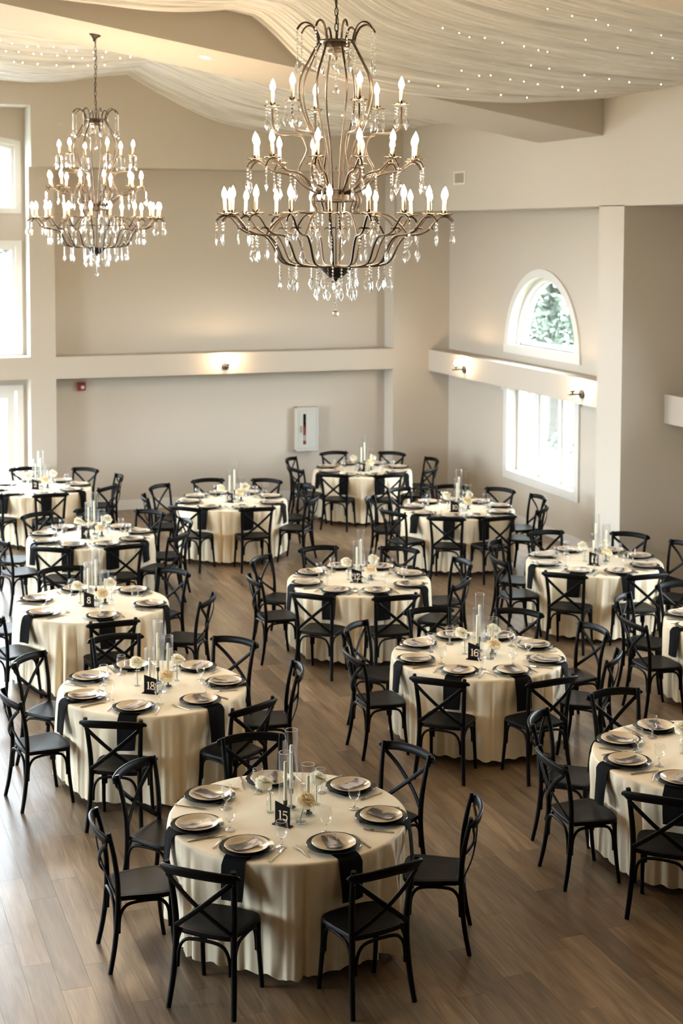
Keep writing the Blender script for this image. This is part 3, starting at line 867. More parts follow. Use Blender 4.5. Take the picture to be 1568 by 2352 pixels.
obj('cylinder', MB().lathe([(.004, 0), (.05, .003), (.053, .02), (.053, .36), (.040, .40), (.018, .42), (.018, .44)], 20), M_RED, e)
obj('valve', MB().lathe([(.020, .44), (.022, .47), (.012, .48), (.004, .49)], 12).box(-.012, -.045, .47, .012, .03, .49), M_BLACK, e)
obj('label_band', MB().lathe([(.0535, .16), (.0535, .25)], 20), M_GREYW, e)

t = thing('wall_vent', 'small beige air vent high on the header wall beside the chandelier', 'vent', (XH, 20.70, 5.275))
fv = lambda u, v, d: (-d, u, v)
obj('frame', ring(rect(-.215, -.10, .215, .10), rect(-.165, -.072, .165, .072), fv, -.004, .010), M_TRIM, t, None)
obj('backing', MB().box(-.004, -.165, -.072, -.0005, .165, .072), M_VENT, t, None)
for i in range(7):
    y = -.14 + i * .0467
    obj('louvre', MB().box(-.012, y - .004, -.072, -.004, y + .012, .072), M_VENT, t, None)

for lab_, loc, rz in (('white power outlet plate low on the back wall behind table six', (7.19, YR, .30), 0), ('white power outlet plate low on the bay wall behind table ten', (XW, 22.50, .46), -PI / 2)):
    t = thing('power_outlet', lab_, 'outlet', loc, rz)
    obj('plate', MB().box(-.04, -.006, -.06, .04, 0, .06), M_TRIM, t, None)
    for z in (-.022, .022):
        obj('socket', MB().box(-.016, -.008, z - .014, .016, -.005, z + .014), M_GREYW, t, None)

t = thing('recessed_downlight', 'small round white downlight set in the underside of the beam', 'downlight', (4.458, 17.037, zb(4.458)))
t.rotation_euler = (0, math.atan(0.168), 0)
obj('rim', MB().lathe([(.062, .002), (.062, -.006), (.085, -.006), (.088, .002)], 28), M_TRIM, t)
obj('lens', MB().lathe([(.0005, -.003), (.03, -.003), (.063, -.003)], 24), M_DOWN, t)

# ================================================================== chairs
def chair_proto():
    t = thing('cross_back_chair', 'black chair', 'chair')
    # seat: rounded trapezoid, slightly dished, a routed line inside its edge
    def outline(s):
        pts = []
        ctl = [(-.172, -.205), (-.183, -.15), (-.202, -.03), (-.210, .06), (-.196, .120), (-.13, .150), (0, .158), (.13, .150), (.196, .120), (.210, .06), (.202, -.03), (.183, -.15), (.172, -.205), (.09, -.220), (0, -.224), (-.09, -.220)]
        cl = ctl + ctl[:2]
        for i in range(1, len(ctl) + 1):
            p0, p1, p2, p3 = cl[i - 1], cl[i % len(ctl)], ctl[(i + 1) % len(ctl)], ctl[(i + 2) % len(ctl)]
            for k in range(2):
                q = k / 2
                pts.append(tuple(0.5 * (2 * b + (c - a) * q + (2 * a - 5 * b + 4 * c - d) * q * q + (3 * b - a - 3 * c + d) * q ** 3) for a, b, c, d in zip(p0, p1, p2, p3)))
        return [(x * s, (y + .01) * s - .01) for x, y in pts]
    mb = MB()
    lay = [(.96, .425), (1.0, .433), (1.0, .448), (.975, .456), (.885, .4565), (.878, .4545), (.868, .4565), (.55, .4525), (.25, .4515)]
    n = len(outline(1)); vs = []; fs = []
    for s, z in lay:
        vs += [(x, y, z) for x, y in outline(s)]
    for i in range(len(lay) - 1):
        for j in range(n):
            k = (j + 1) % n
            fs.append((i * n + j, i * n + k, (i + 1) * n + k, (i + 1) * n + j))
    fs.append(tuple((len(lay) - 1) * n + j for j in range(n))); fs.append(tuple(range(n - 1, -1, -1)))
    mb.add(vs, fs)
    obj('seat', mb, M_CHAIR, t, 35)
    for s in (1, -1):
        # rear leg runs on into the back post
        p = bez([(s * .210, -.268, 0), (s * .198, -.240, .14), (s * .188, -.220, .30), (s * .185, -.213, .44), (s * .190, -.218, .58), (s * .200, -.240, .73), (s * .212, -.272, .875)], 3)
        r = [.0145 + .003 * math.sin(PI * i / (len(p) - 1)) for i in range(len(p))]
        mb = MB().tube(p, r, 8, (1.0, 1.12))
        obj('leg', mb, M_CHAIR, t, 50)
        p = bez([(s * .193, .150, 0), (s * .190, .130, .15), (s * .185, .117, .30), (s * .183, .114, .435)], 3)
        obj('leg', MB().tube(p, [.0135 + .003 * i / (len(p) - 1) for i in range(len(p))], 8), M_CHAIR, t, 50)
    # bowed top rail, its ends lapped behind the posts
    p = bez([(-.228, -.268, .832), (-.215, -.290, .836), (-.12, -.322, .846), (0, -.333, .850), (.12, -.322, .846), (.215, -.290, .836), (.228, -.268, .832)], 4)
    obj('crest_rail', MB().ribbon(p, (0, 1, .22), .060, .021), M_CHAIR, t, 50)
    for s in (1, -1):
        o = .007 * s
        p = bez([(-s * .206, -.285, .805), (-s * .112, -.298 + o, .724), (-s * .015, -.292 + o, .641), (s * .084, -.268 + o, .558), (s * .180, -.226, .476)], 4)
        obj('cross_slat', MB().ribbon(p, (0, 1, .25), .030, .010), M_CHAIR, t, 50)
    # bent braces under the seat: one arch per side
    def arch(a, b):
        (x0, y0), (x1, y1) = a, b
        L = lambda q: (x0 + (x1 - x0) * q, y0 + (y1 - y0) * q)
        pr = [(.055, .235), (.062, .300), (.085, .352), (.15, .392), (.26, .412), (.5, .418), (.74, .412), (.85, .392), (.915, .352), (.938, .300), (.945, .235)]
        return MB().tube(bez([(*L(q), z) for q, z in pr], 2), .0105, 7)
    A, B, Cc, D = (-.188, -.228), (.188, -.228), (.189, .124), (-.189, .124)
    for a, b in ((A, B), (B, Cc), (Cc, D), (D, A)):
        obj('bent_brace', arch(a, b), M_CHAIR, t, 60)
    return t
CHAIR = chair_proto()
CHAIR_KD = list(CHAIR.children)
chair_used = [False]
def place_chair(x, y, rz, label, group):
    if not chair_used[0]:
        chair_used[0] = True
        CHAIR.location = (x, y, 0); CHAIR.rotation_euler = (0, 0, rz); CHAIR['label'] = label; CHAIR['group'] = group
        return CHAIR
    return dup(CHAIR, (x, y, 0), rz, label, group, kd=CHAIR_KD)

# ================================================================== table ware
TZ = 0.7505                                        # top of the cloth
CH_ME = MB().lathe([(.0005, 0), (.108, 0), (.112, .002), (.150, .012), (.166, .0165), (.1685, .0175), (.1665, .0200), (.150, .0165), (.116, .0075), (.105, .0055), (.0005, .0055)], 40).mesh('charger_plate', M_CHARGER, 45)
PL_ME = MB().lathe([(.0005, .0015), (.080, .0015), (.083, 0), (.088, .0015), (.115, .012), (.133, .0205), (.1355, .0225), (.1335, .0245), (.118, .0175), (.098, .009), (.090, .0065), (.0005, .006)], 40).mesh('dinner_plate', M_PLATE, 45)
def card_mesh():
    mb = MB()
    L, W = .192, .098
    def f(a, b, top):
        u, v = (a - .5) * L, (b - .5) * W
        return (v + .004 * math.sin(u * 20), u, .010 + 1.35 * u * u + .25 * v * v + (.0012 if top else 0))
    n, m = 12, 4
    vs = [f(i / n, j / m, 1) for i in range(n + 1) for j in range(m + 1)] + [f(i / n, j / m, 0) for i in range(n + 1) for j in range(m + 1)]
    k = (n + 1) * (m + 1); fs = []
    for i in range(n):
        for j in range(m):
            q = (i * (m + 1) + j, (i + 1) * (m + 1) + j, (i + 1) * (m + 1) + j + 1, i * (m + 1) + j + 1)
            fs.append(q); fs.append(tuple(k + x for x in reversed(q)))
    bd = [i * (m + 1) for i in range(n + 1)] + [n * (m + 1) + j for j in range(1, m + 1)] + [i * (m + 1) + m for i in range(n - 1, -1, -1)] + [j for j in range(m - 1, 0, -1)]
    for i in range(len(bd)):
        a, b = bd[i], bd[(i + 1) % len(bd)]
        fs.append((b, a, k + a, k + b))
    return mb.add(vs, fs).mesh('menu_card', M_PRINT, 50)
CARD_ME = card_mesh()
def fork_mesh():
    mb = MB()
    st = bez([(0, -.100, .004), (0, -.06, .0035), (0, .0, .007), (0, .030, .006)], 4)
    vs = []
    wd = [.0105, .0115, .011, .010, .009, .0075, .006, .005, .0045, .0042, .0045, .006, .0075]
    mb.ribbon(st, (0, 0, 1), .011, .003)
    mb.add([(-.006, .028, .005), (.006, .028, .005), (.012, .050, .0035), (-.012, .050, .0035), (-.006, .028, .008), (.006, .028, .008), (.012, .050, .006), (-.012, .050, .006)],
           [(3, 2, 1, 0), (4, 5, 6, 7), (0, 1, 5, 4), (1, 2, 6, 5), (2, 3, 7, 6), (3, 0, 4, 7)])
    for i in range(4):
        x = -.0103 + i * .00687
        mb.tube([(x, .049, .0048), (x, .075, .0045), (x, .100, .0085)], [.0019, .0017, .0010], 5)
    return mb.mesh('fork', M_STEEL, 50)
def knife_parts():
    h = MB().ribbon([(0, -.115, .0045), (0, -.09, .0045), (0, -.02, .0045), (0, .0, .0045)], (0, 0, 1), .0145, .006)
    b = MB()
    pts = [(-.007, -.002), (.008, -.002), (.0095, .04), (.0095, .085), (.004, .112), (-.003, .118), (-.007, .11)]
    b.prism(pts, lambda x, y: (x, y, .0035), lambda x, y: (x, y, .0052))
    return h, b
FORK_ME = fork_mesh()
_h, _b = knife_parts()
KH_ME, KB_ME = _h.mesh('handle', M_STEEL, 50), _b.mesh('blade', M_STEEL, 30)
BOWL_ME = MB().lathe([(.0335, .163), (.0375, .140), (.0395, .118), (.0365, .092), (.0255, .070), (.010, .058), (.0005, .056)], 24).mesh('bowl', M_GLASS, 180)
RIM_ME = MB().tube([(.0335 * math.cos(2 * PI * i / 28), .0335 * math.sin(2 * PI * i / 28), .163) for i in range(28)], .0011, 5, closed=True).mesh('rim', M_CRYSTAL, 180)
STEM_ME = MB().lathe([(.012, .060), (.0075, .050), (.0068, .040), (.0095, .031), (.0065, .024), (.0075, .012), (.0005, .011)], 16).mesh('stem', M_CRYSTAL, 180)
FOOT_ME = MB().lathe([(.0005, .013), (.010, .0115), (.024, .006), (.0345, .0030), (.0350, .0012), (.0005, .0002)], 24).mesh('foot', M_CRYSTAL, 50)
def cyl_mesh(h, r=.0425):
    t = .0028
    a = MB().lathe([(r - .006, .001), (r - .001, .002), (r, .006), (r, h), (r - t, h), (r - t, .008), (.0005, .007)], 96, ripple=16, amp=.026)
    return a.mesh('cylinder', M_RIB, 60)
def ringmesh(r, z, t=.0016): return MB().tube([(r * math.cos(2 * PI * i / 32), r * math.sin(2 * PI * i / 32), z) for i in range(32)], t, 5, closed=True).mesh('rim', M_CRYSTAL, 180)
CYL = {h: (cyl_mesh(h), ringmesh(.0412, h)) for h in (.52, .425, .33)}
def taper(h, hold):
    w = MB().lathe([(.0105, hold), (.0122, hold + .01), (.0112, hold + h - .01), (.0098, hold + h), (.0005, hold + h + .002)], 14).mesh('wax', M_WAX, 50)
    k = MB().tube([(0, 0, hold + h), (.001, 0, hold + h + .012)], .0009, 4).mesh('wick', M_BLACK, 60)
    b = MB().lathe([(.0005, .009), (.029, .009), (.030, .012), (.024, .016), (.008, .020), (.006, .030), (.006, hold - .035), (.013, hold - .028), (.0135, hold + .004), (.0005, hold + .004)], 18).mesh('holder', M_BLACK, 45)
    return w, k, b
TAP = {.52: taper(.29, .13), .425: taper(.255, .11), .33: taper(.20, .055)}
def sign_parts(num):
    w, hl, hr, th = .107, .150, .128, .006
    p = MB().prism([(-w / 2, .004), (w / 2, .004), (w / 2, hr), (-w / 2, hl)], lambda x, z: (x, -th / 2, z), lambda x, z: (x, th / 2, z))
    b = MB().box(-.068, -.022, 0, .068, .022, .0055)
    cu = bpy.data.curves.new('number', 'FONT')
    cu.body = num; cu.size = .082; cu.align_x = 'CENTER'; cu.align_y = 'CENTER'; cu.extrude = .0008
    tmp = bpy.data.objects.new('number', cu); COL.objects.link(tmp)
    bpy.context.view_layer.update()
    me = bpy.data.meshes.new_from_object(tmp.evaluated_get(bpy.context.evaluated_depsgraph_get()))
    bpy.data.objects.remove(tmp); bpy.data.curves.remove(cu)
    # heavier, serifed look: widen stems and add slab serifs to plain strokes
    me.transform(Matrix.Rotation(PI / 2, 4, 'X')); me.materials.clear(); me.materials.append(M_GOLD)
    return p.mesh('plate', M_SIGN, 30), b.mesh('foot', M_SIGN, 30), me

# numbers drawn as high-contrast serif figures
def digit(ch):
    P = {
        '1': ([[(-.010, .026), (.002, .032)], [(.002, .032), (.002, -.032)], [(-.012, -.032), (.016, -.032)]], [.004, .010, .004]),
        '2': ([bez([(-.018, .016), (-.012, .029), (.002, .032), (.016, .024), (.016, .010), (.004, -.006), (-.018, -.030)], 5), [(-.019, -.029), (.019, -.029)], [(.019, -.032), (.021, -.018)]], [.0075, .0075, .004]),
        '4': ([[(.010, .033), (-.022, -.010)], [(-.023, -.012), (.022, -.012)], [(.009, .033), (.009, -.032)], [(-.001, -.032), (.019, -.032)]], [.0045, .0045, .010, .004]),
        '5': ([[(-.013, .031), (.018, .031)], [(-.013, .031), (-.015, .003)], bez([(-.015, .004), (-.002, .010), (.014, .002), (.017, -.013), (.008, -.029), (-.008, -.031), (-.018, -.022)], 5)], [.007, .0035, .0075]),
        '6': ([bez([(.016, .026), (.004, .032), (-.012, .020), (-.018, -.004), (-.012, -.026), (.002, -.032), (.016, -.022), (.016, -.004), (.003, .005), (-.014, -.006)], 5)], [.0075]),
        '8': ([bez([(0, .003), (-.014, .012), (-.012, .027), (0, .032), (.012, .027), (.014, .014), (0, .002), (-.016, -.010), (-.016, -.026), (0, -.032), (.016, -.026), (.017, -.012), (0, .003)], 4)], [.0072]),
        '0': ([bez([(0, .032), (-.014, .022), (-.018, 0), (-.014, -.022), (0, -.032), (.014, -.022), (.018, 0), (.014, .022), (0, .032)], 4)], [.007]),
        '9': ([bez([(.014, .006), (-.003, -.005), (-.016, .004), (-.016, .022), (-.002, .032), (.012, .026), (.018, .004), (.012, -.020), (-.004, -.032), (-.016, -.026)], 5)], [.0075]),
    }
    return P[ch]
def number_mesh(num):
    mb = MB()
    n = len(num)
    for i, ch in enumerate(num):
        ox = (i - (n - 1) / 2) * .041 + (.004 if ch == '1' and n > 1 and i == 0 else 0)
        lines, ws = digit(ch)
        for ln, w in zip(lines, ws):
            mb.ribbon([(x * .92 + ox, 0, z * .92) for x, z in ln], (0, 1, 0), w, .0014)
    return mb.mesh('number', M_GOLD, 60)

def petal(r, tilt, wid, curl, seed):
    R = random.Random(seed)
    k = R.uniform(.85, 1.15); ph = R.uniform(0, 6)
    def f(a, b):
        s = (b - .5) * 2
        w = wid * math.sin(PI * (.12 + .70 * a)) * (1 + .12 * math.sin(5 * a + ph))
        h = r * a
        x = s * w
        bow = (1 - s * s) * .28 * w
        th = tilt * (.35 + .75 * a) + curl * a * a * a
        y = h * math.sin(th) * k + bow * math.cos(tilt)
        z = h * math.cos(th) - .004 * math.sin(9 * s + ph) * a
        return (x, y, z)
    return MB().grid(f, 5, 5)
def rose_layers(R0, seed):
    out = []
    R = random.Random(seed)
    lay = [(4, R0 * .70, .08, .34, -.25), (5, R0 * .84, .34, .42, -.1), (6, R0 * .95, .66, .46, .1), (7, R0 * 1.0, 1.0, .48, .3), (6, R0 * .98, 1.35, .50, .4)]
    for li, (n, r, tl, wf, cu) in enumerate(lay):
        for k in range(n):
            a = 2 * PI * (k + .5 * li) / n + R.uniform(-.2, .2)
            p = petal(r, tl + R.uniform(-.12, .12), r * wf * 1.35, cu, R.randint(0, 9999))
            c, s = math.cos(a), math.sin(a)
            p.v = [(x * c - y * s, x * s + y * c, z) for x, y, z in p.v]
            out.append(p)
    return out
ROSES = {}
def rose(kind, R0, mat):
    if kind not in ROSES:
        L = rose_layers(R0, hash(kind) % 1000 if False else len(ROSES) * 17 + 5)
        j = MB()
        for p in L: j.add(p.v, p.f)
        ROSES[kind] = ([p.mesh('petal', mat, 180) for p in L], j.mesh('bloom', mat, 180))
    return ROSES[kind]
BOT_ME = MB().lathe([(.0005, .002), (.026, .002), (.0285, .006), (.0285, .085), (.024, .098), (.0145, .106), (.0140, .122), (.0165, .126)], 24).mesh('bottle', M_GLASS, 60)
BOT_R = ringmesh(.0165, .126, .0015)
TUM_ME = MB().lathe([(.0005, .006), (.031, .006), (.0325, .001), (.034, .006), (.0345, .078)], 28, ripple=20, amp=.008).mesh('tumbler', M_RIB, 60)
TUM_R = ringmesh(.0345, .078, .0014)
WAT_B = MB().lathe([(.0005, .004), (.027, .004), (.0272, .060), (.009, .060)], 20).mesh('water', M_WATER, 45)
WAT_T = MB().lathe([(.0005, .009), (.032, .009), (.0325, .052), (.009, .052)], 20).mesh('water', M_WATER, 45)
BASE_T = MB().lathe([(.0005, .0005), (.033, .0005), (.033, .007), (.0005, .0085)], 24).mesh('glass_base', M_CRYSTAL, 45)

def copyparts(name, label, cat, group, parts, loc, rz=0.0):
    t = thing(name, label, cat, loc, rz, group)
    for n, me in parts: put(n, me, t)
    return t

# ================================================================== banquet tables
D = math.radians
# name, centre, seat angles (degrees in plan), words for the table, cylinder order, near?
TABLES = [
    ('15', (2.871, 8.959), [-132.5, -79.5, -27, 28, 84, 132, 181], 'table fifteen', (.425, .52, .33), 1),
    ('18', (2.651, 11.899), [-117, -63, -12, 39, 94, 140, -169], 'table eighteen', (.33, .52, .425), 1),
    ('16', (5.570, 11.876), [-131, -86, -40, 5, 46, 90, 133, -179], 'table sixteen', (.425, .52, .33), 1),
    ('12', (5.568, 14.892), [-134, -92, -48, 1, 46, 91, 134, -178], 'table twelve', (.425, .52, .33), 0),
    ('8', (2.684, 14.811), [-90, -29, 34, 95, 149, -153], 'table eight', (.425, .52, .33), 0),
    ('4', (3.279, 18.108), [-121, -82, -44, 0, 41, 78, 114, 155, -161], 'table four', (.425, .52, .33), 0),
    ('2', (3.185, 21.80), [-135, -90, -45, 0, 45, 90, 135, 180], 'table two', (.425, .52, .33), 0),
    ('6', (5.553, 19.878), [-136, -90, -40, 8, 50, 93, 133, 175], 'table six', (.425, .52, .33), 0),
    ('9', (8.213, 21.817), [-132, -91, -50, 0, 46, 92, 140, -172], 'table nine', (.425, .52, .33), 0),
    ('10', (8.251, 18.290), [-122, -88, -47, -3, 35, 72, 109, 152, -161], 'table ten', (.425, .52, .33), 0),
    ('11', (8.396, 14.849), [-135, -92, -47, 2, 41, 91, 134, 178], 'table eleven', (.33, .52, .425), 0),
    ('', (8.44, 12.02), [-135, -90, -45, 0, 45, 90, 135, 180], 'the right edge table', (.425, .52, .33), 0),
    ('', (5.985, 9.03), [-136, -92, -46, 0, 45, 90, 134, 178], 'the lower corner table', (.425, .52, .33), 1),
]
def where(th):
    """words for a seat, as seen from the camera: th in plan degrees."""
    phi = (math.degrees(th) + 90 + math.degrees(YAW) + 360) % 360      # 0 = nearest to the camera, 90 = right
    W = ['front', 'front just right of centre', 'front right', 'right toward the front', 'right', 'right toward the back', 'back right', 'back just right of centre',
         'back', 'back just left of centre', 'back left', 'left toward the back', 'left', 'left toward the front', 'front left', 'front just left of centre']
    return W[int((phi + 11.25) // 22.5) % 16]

RT = 0.76
def hashf(*a): return random.Random(repr(a)).random()

def table(idx, num, c, seats, words_, order, near):
    R = random.Random(100 + idx)
    seats = [D(a) for a in seats]
    cx, cyy = c
    group = lambda s: s + ' at ' + words_
    # the table under its cloth
    t = thing('banquet_table', 'round folding table under the cream cloth of ' + words_ if num else 'round folding table under the cream cloth of ' + words_, 'table', (cx, cyy, 0), R.uniform(0, 1))
    obj('tabletop', MB().lathe([(.0005, .715), (.735, .715), (.74, .718), (.74, .742), (.735, .745), (.0005, .745)], 48), M_GREYW, t)
    for k in range(4):
        a = PI / 4 + PI / 2 * k
        obj('leg', MB().tube([(.42 * math.cos(a), .42 * math.sin(a), 0), (.42 * math.cos(a), .42 * math.sin(a), .716)], .014, 8), M_STEEL, t)
    # cloth
    nf = R.choice((30, 32, 34, 36)); ph = [R.uniform(0, 6.28) for _ in range(5)]
    def dang(a, b): return abs((a - b + PI) % (2 * PI) - PI)
    chairs = []
    for i, th in enumerate(seats):
        chairs.append((th + R.uniform(-.025, .025), 0.902 + R.uniform(-.012, .03), R.uniform(-.07, .07)))
    nf2 = nf * 1.7 + R.uniform(-2, 2)
    def rad(th, z):
        t_ = max(0.0, (0.738 - z) / 0.72)
        q = t_ ** .62
        f = 2 * abs(math.sin(.5 * (nf * th + ph[0] + .8 * math.sin(3 * th + ph[1]) + .5 * math.sin(5 * th + ph[3])))) ** .75 - 1.2
        g = math.sin((nf * .5 + .5) * th + ph[2]) * .5
        f = f + .30 * math.sin(round(nf2) * th + ph[2])
        env = .65 + .35 * math.sin(2 * th + ph[4])
        amp = .062 * q * env
        for s_ in seats:
            w = math.exp(-(dang(th, s_) / .15) ** 4)
            amp *= 1 - .9 * w * sstep(.46, .54, z)
        r = .765 + .016 * q + amp * (f + g)
        for a, rc, tw in chairs:
            d_ = dang(th, a)
            if d_ < .6:
                lim = (rc - .186) / math.cos(d_)
                xl = lim * math.sin(d_)
                w = 1 - sstep(.245, .34, xl)
                k = w * (1 - sstep(.47, .735, z))
                r = r * (1 - k) + min(r, lim - .010 * (1 - f) * q) * k
        return r
    NT = 420
    mb = MB(); vs = []; fs = []
    tops = [0.0005, .30, .55, .70, .745, .756]
    for r in tops:
        for j in range(NT):
            th = 2 * PI * j / NT
            vs.append((r * math.cos(th), r * math.sin(th), TZ - (.0 if r < .75 else .0015)))
    zz = [.7465, .741, .733, .72, .69, .65, .60, .55, .50, .46, .42, .36, .30, .24, .18, .12, .085, .055]
    for z in zz:
        for j in range(NT):
            th = 2 * PI * j / NT
            if z > .738: r = .765 - (z - .738) ** 1.5 * 6
            else: r = rad(th, z)
            vs.append((r * math.cos(th), r * math.sin(th), z + (.008 * math.sin(nf * th + ph[0]) if z < .06 else 0)))
    k = len(tops) + len(zz)
    for i in range(k - 1):
        for j in range(NT):
            j2 = (j + 1) % NT
            fs.append((i * NT + j, (i + 1) * NT + j, (i + 1) * NT + j2, i * NT + j2))
    mb.add(vs, fs)
    tag(obj('tablecloth', mb, M_CLOTH, None, 180, (cx, cyy, 0)), ('cream satin floor-length tablecloth draped over ' + words_), 'tablecloth')
    # chairs and place settings
    for i, th in enumerate(seats):
        a, rc, tw = chairs[i]
        x, y = cx + rc * math.cos(a), cyy + rc * math.sin(a)
        wd = where(th)
        if inview((x, y, .45), 130):
            place_chair(x, y, a + PI / 2 + tw, 'black wooden cross-back chair, %s of %s' % (wd, words_), group('cross-back chairs'))
        co, si = math.cos(th), math.sin(th)
        inn = Vector((-co, -si, 0)); rig = Vector((-si, co, 0))
        P = Vector((cx, cyy, 0)) - inn * (.592 + R.uniform(-.012, .012))
        if not inview((P.x, P.y, .76), 45): continue
        rz = th + PI / 2                               # local +Y faces the middle of the table
        fin = '%s of %s' % (wd, words_)
        # napkin hanging over the edge
        nm = MB()
        W2 = .077
        hang = .245 + R.uniform(-.02, .02); off = R.uniform(-.012, .012)
        prof = [(.47, TZ + .003), (.60, TZ + .003), (.72, TZ + .0032), (.752, TZ + .0025), (.770, TZ - .008), (.783, TZ - .035), (.790, TZ - .09), (.797, TZ - .17), (.803, TZ - hang)]
        def nk(b, s, up):
            r, z = prof[b]
            w = W2 * (1 - .04 * (b >= 6)) + .004 * math.sin(b * 1.3 + i)
            lx = off * (b / 8) + s * w
            rr = r + (.004 if up else 0) * (1 if b > 3 else 0) - (lx * lx / (2 * .78) if b > 3 else 0) + (.006 * math.sin(s * 2.6 + i) if b > 5 else 0)
            zz_ = z + (.003 if up and b <= 3 else 0) + (.006 * s if b == 8 else 0)
            return (lx, .592 - rr, zz_ - 0)
        S = [-1, -.6, -.2, .2, .6, 1]; nb, ns = len(prof), len(S)
        vs2 = [nk(b, s, u) for u in (1, 0) for b in range(nb) for s in S]; f2 = []
        o_ = nb * ns
        for b in range(nb - 1):
            for q in range(ns - 1):
                f2.append((b * ns + q, b * ns + q + 1, (b + 1) * ns + q + 1, (b + 1) * ns + q))
                f2.append((o_ + b * ns + q, o_ + (b + 1) * ns + q, o_ + (b + 1) * ns + q + 1, o_ + b * ns + q + 1))
            f2.append((b * ns, (b + 1) * ns, o_ + (b + 1) * ns, o_ + b * ns)); f2.append((b * ns + ns - 1, o_ + b * ns + ns - 1, o_ + (b + 1) * ns + ns - 1, (b + 1) * ns + ns - 1))
        for q in range(ns - 1):
            f2.append((q, o_ + q, o_ + q + 1, q + 1)); e_ = (nb - 1) * ns + q
            f2.append((e_, e_ + 1, o_ + e_ + 1, o_ + e_))
        nm.add(vs2, f2)
        PC = (cx + .592 * co, cyy + .592 * si, 0)
        tag(obj('napkin', nm, M_NAP, None, 60, PC, rz), 'black napkin hanging down, ' + fin, 'napkin', group('napkins'))
        z = TZ + .0068
        tag(put('charger_plate', CH_ME, None, (P.x, P.y, z), R.uniform(0, 6)), 'black charger under a plate, ' + fin, 'plate', group('charger plates'))
        z += .0058
        tag(put('dinner_plate', PL_ME, None, (P.x, P.y, z), R.uniform(0, 6)), 'cream plate on a charger, ' + fin, 'plate', group('dinner plates'))
        cp = P + rig * R.uniform(-.012, .02) + inn * R.uniform(-.01, .01)
        tag(put('menu_card', CARD_ME, None, (cp.x, cp.y, z + .002), rz + R.uniform(-.5, .15)), 'curved photo card on the plate, ' + fin, 'card', group('photo cards'))
        fp = P - rig * (.195 + R.uniform(-.01, .01)) + inn * R.uniform(-.02, .03)
        tag(put('fork', FORK_ME, None, (fp.x, fp.y, TZ + .0005), rz + R.uniform(-.12, .12)), 'steel fork beside the plate, ' + fin, 'fork', group('forks'))
        kp = P + rig * (.195 + R.uniform(-.01, .01)) + inn * R.uniform(-.02, .03)
        kn = copyparts('table_knife', 'steel knife beside the plate, ' + fin, 'knife', group('table knives'), [('handle', KH_ME), ('blade', KB_ME)], (kp.x, kp.y, TZ + .0005), rz + R.uniform(-.12, .12))
        gp = P + rig * R.uniform(.09, .165) + inn * R.uniform(.12, .20)
        if idx == 0 and i == 0: gp = P + rig * .157 + inn * .10
        if idx == 0 and i == 1: gp = P + rig * .06 + inn * .20
        gv = gp - P
        if gv.length < .212: gp = P + gv * (.212 / gv.length)
        copyparts('water_goblet', 'clear stemmed water goblet, ' + fin, 'glass', group('water goblets'), [('bowl', BOWL_ME), ('rim', RIM_ME), ('stem', STEM_ME), ('foot', FOOT_ME)], (gp.x, gp.y, TZ))
    # centrepiece
    if inview((cx, cyy, .9), 30) or num == '':
        def spot(dx, dy, j=.008): return (cx + dx + R.uniform(-j, j), cyy + dy + R.uniform(-j, j), TZ)
        SP = [(-.035, -.035), (.057, .087), (.124, -.049)]
        hn = {.52: 'tallest', .425: 'middle-height', .33: 'shortest'}
        for (dx, dy), h in zip(SP, order):
            p = spot(dx, dy)
            if not inview((p[0], p[1], .85), 20): continue
            copyparts('hurricane_cylinder', '%s ribbed glass candle cylinder on %s' % (hn[h], words_), 'vase', group('glass cylinders'), [('cylinder', CYL[h][0]), ('rim', CYL[h][1])], p)
            w, kk, b = TAP[h]
            copyparts('taper_candle', 'ivory taper candle on black holder inside the %s cylinder on %s' % (hn[h], words_), 'candle', group('taper candles'), [('wax', w), ('wick', kk), ('holder', b)], (p[0], p[1], TZ))
        if num:
            SO = {'15': (-.087, -.16), '18': (-.058, -.17), '16': (-.107, -.136), '12': (-.069, -.115), '8': (-.05, -.125), '11': (-.099, -.165), '10': (-.12, -.165), '9': (-.068, -.133), '6': (-.06, -.115), '4': (-.088, -.115), '2': (-.056, -.11)}[num]
            sg = thing('table_number', 'black slant-topped sign with gold number on ' + words_, 'sign', (cx + SO[0], cyy + SO[1], TZ), D(-44 if num in '15 11 16' else -32) + R.uniform(-.1, .1))
            w, hl, hr, th_ = .107, .150, .122, .006
            obj('plate', MB().prism([(-w / 2, .004), (w / 2, .004), (w / 2, hr), (-w / 2, hl)], lambda x, z: (x, -th_ / 2, z), lambda x, z: (x, th_ / 2, z)), M_SIGN, sg, None)
            obj('foot', MB().box(-.068, -.020, 0, .068, .020, .005), M_SIGN, sg, None)
            put('number', number_mesh(num), sg, (0, -th_ / 2 - .0007, .066))
        # three roses
        for kind, (dx, dy), what in (('tall', (-.100, .063), 'clear bottle vase'), ('front', (.041, -.150), 'low ribbed tumbler'), ('rear', (.225, .10), 'clear bottle vase')):
            p = spot(dx, dy, .006 if kind == 'front' else .012)
            if not inview((p[0], p[1], .85), 20): continue
            low = kind == 'front'
            posn = {'tall': 'left of the cylinders', 'front': 'in front of the cylinders', 'rear': 'right behind the cylinders'}[kind]
            if low: copyparts('bud_vase', 'low ribbed glass tumbler holding a rose %s on %s' % (posn, words_), 'vase', group('bud vases'), [('tumbler', TUM_ME), ('rim', TUM_R), ('water', WAT_T), ('glass_base', BASE_T)], p)
            else: copyparts('bud_vase', 'small clear bottle vase with a rose %s on %s' % (posn, words_), 'vase', group('bud vases'), [('bottle', BOT_ME), ('rim', BOT_R), ('water', WAT_B)], p)
            peach = low
            f = thing('rose', '%s rose in a glass vase %s on %s' % ('pale peach' if peach else 'creamy white', posn, words_), 'flower', p, 0, group('roses'))
            jl = .008 if low else .02
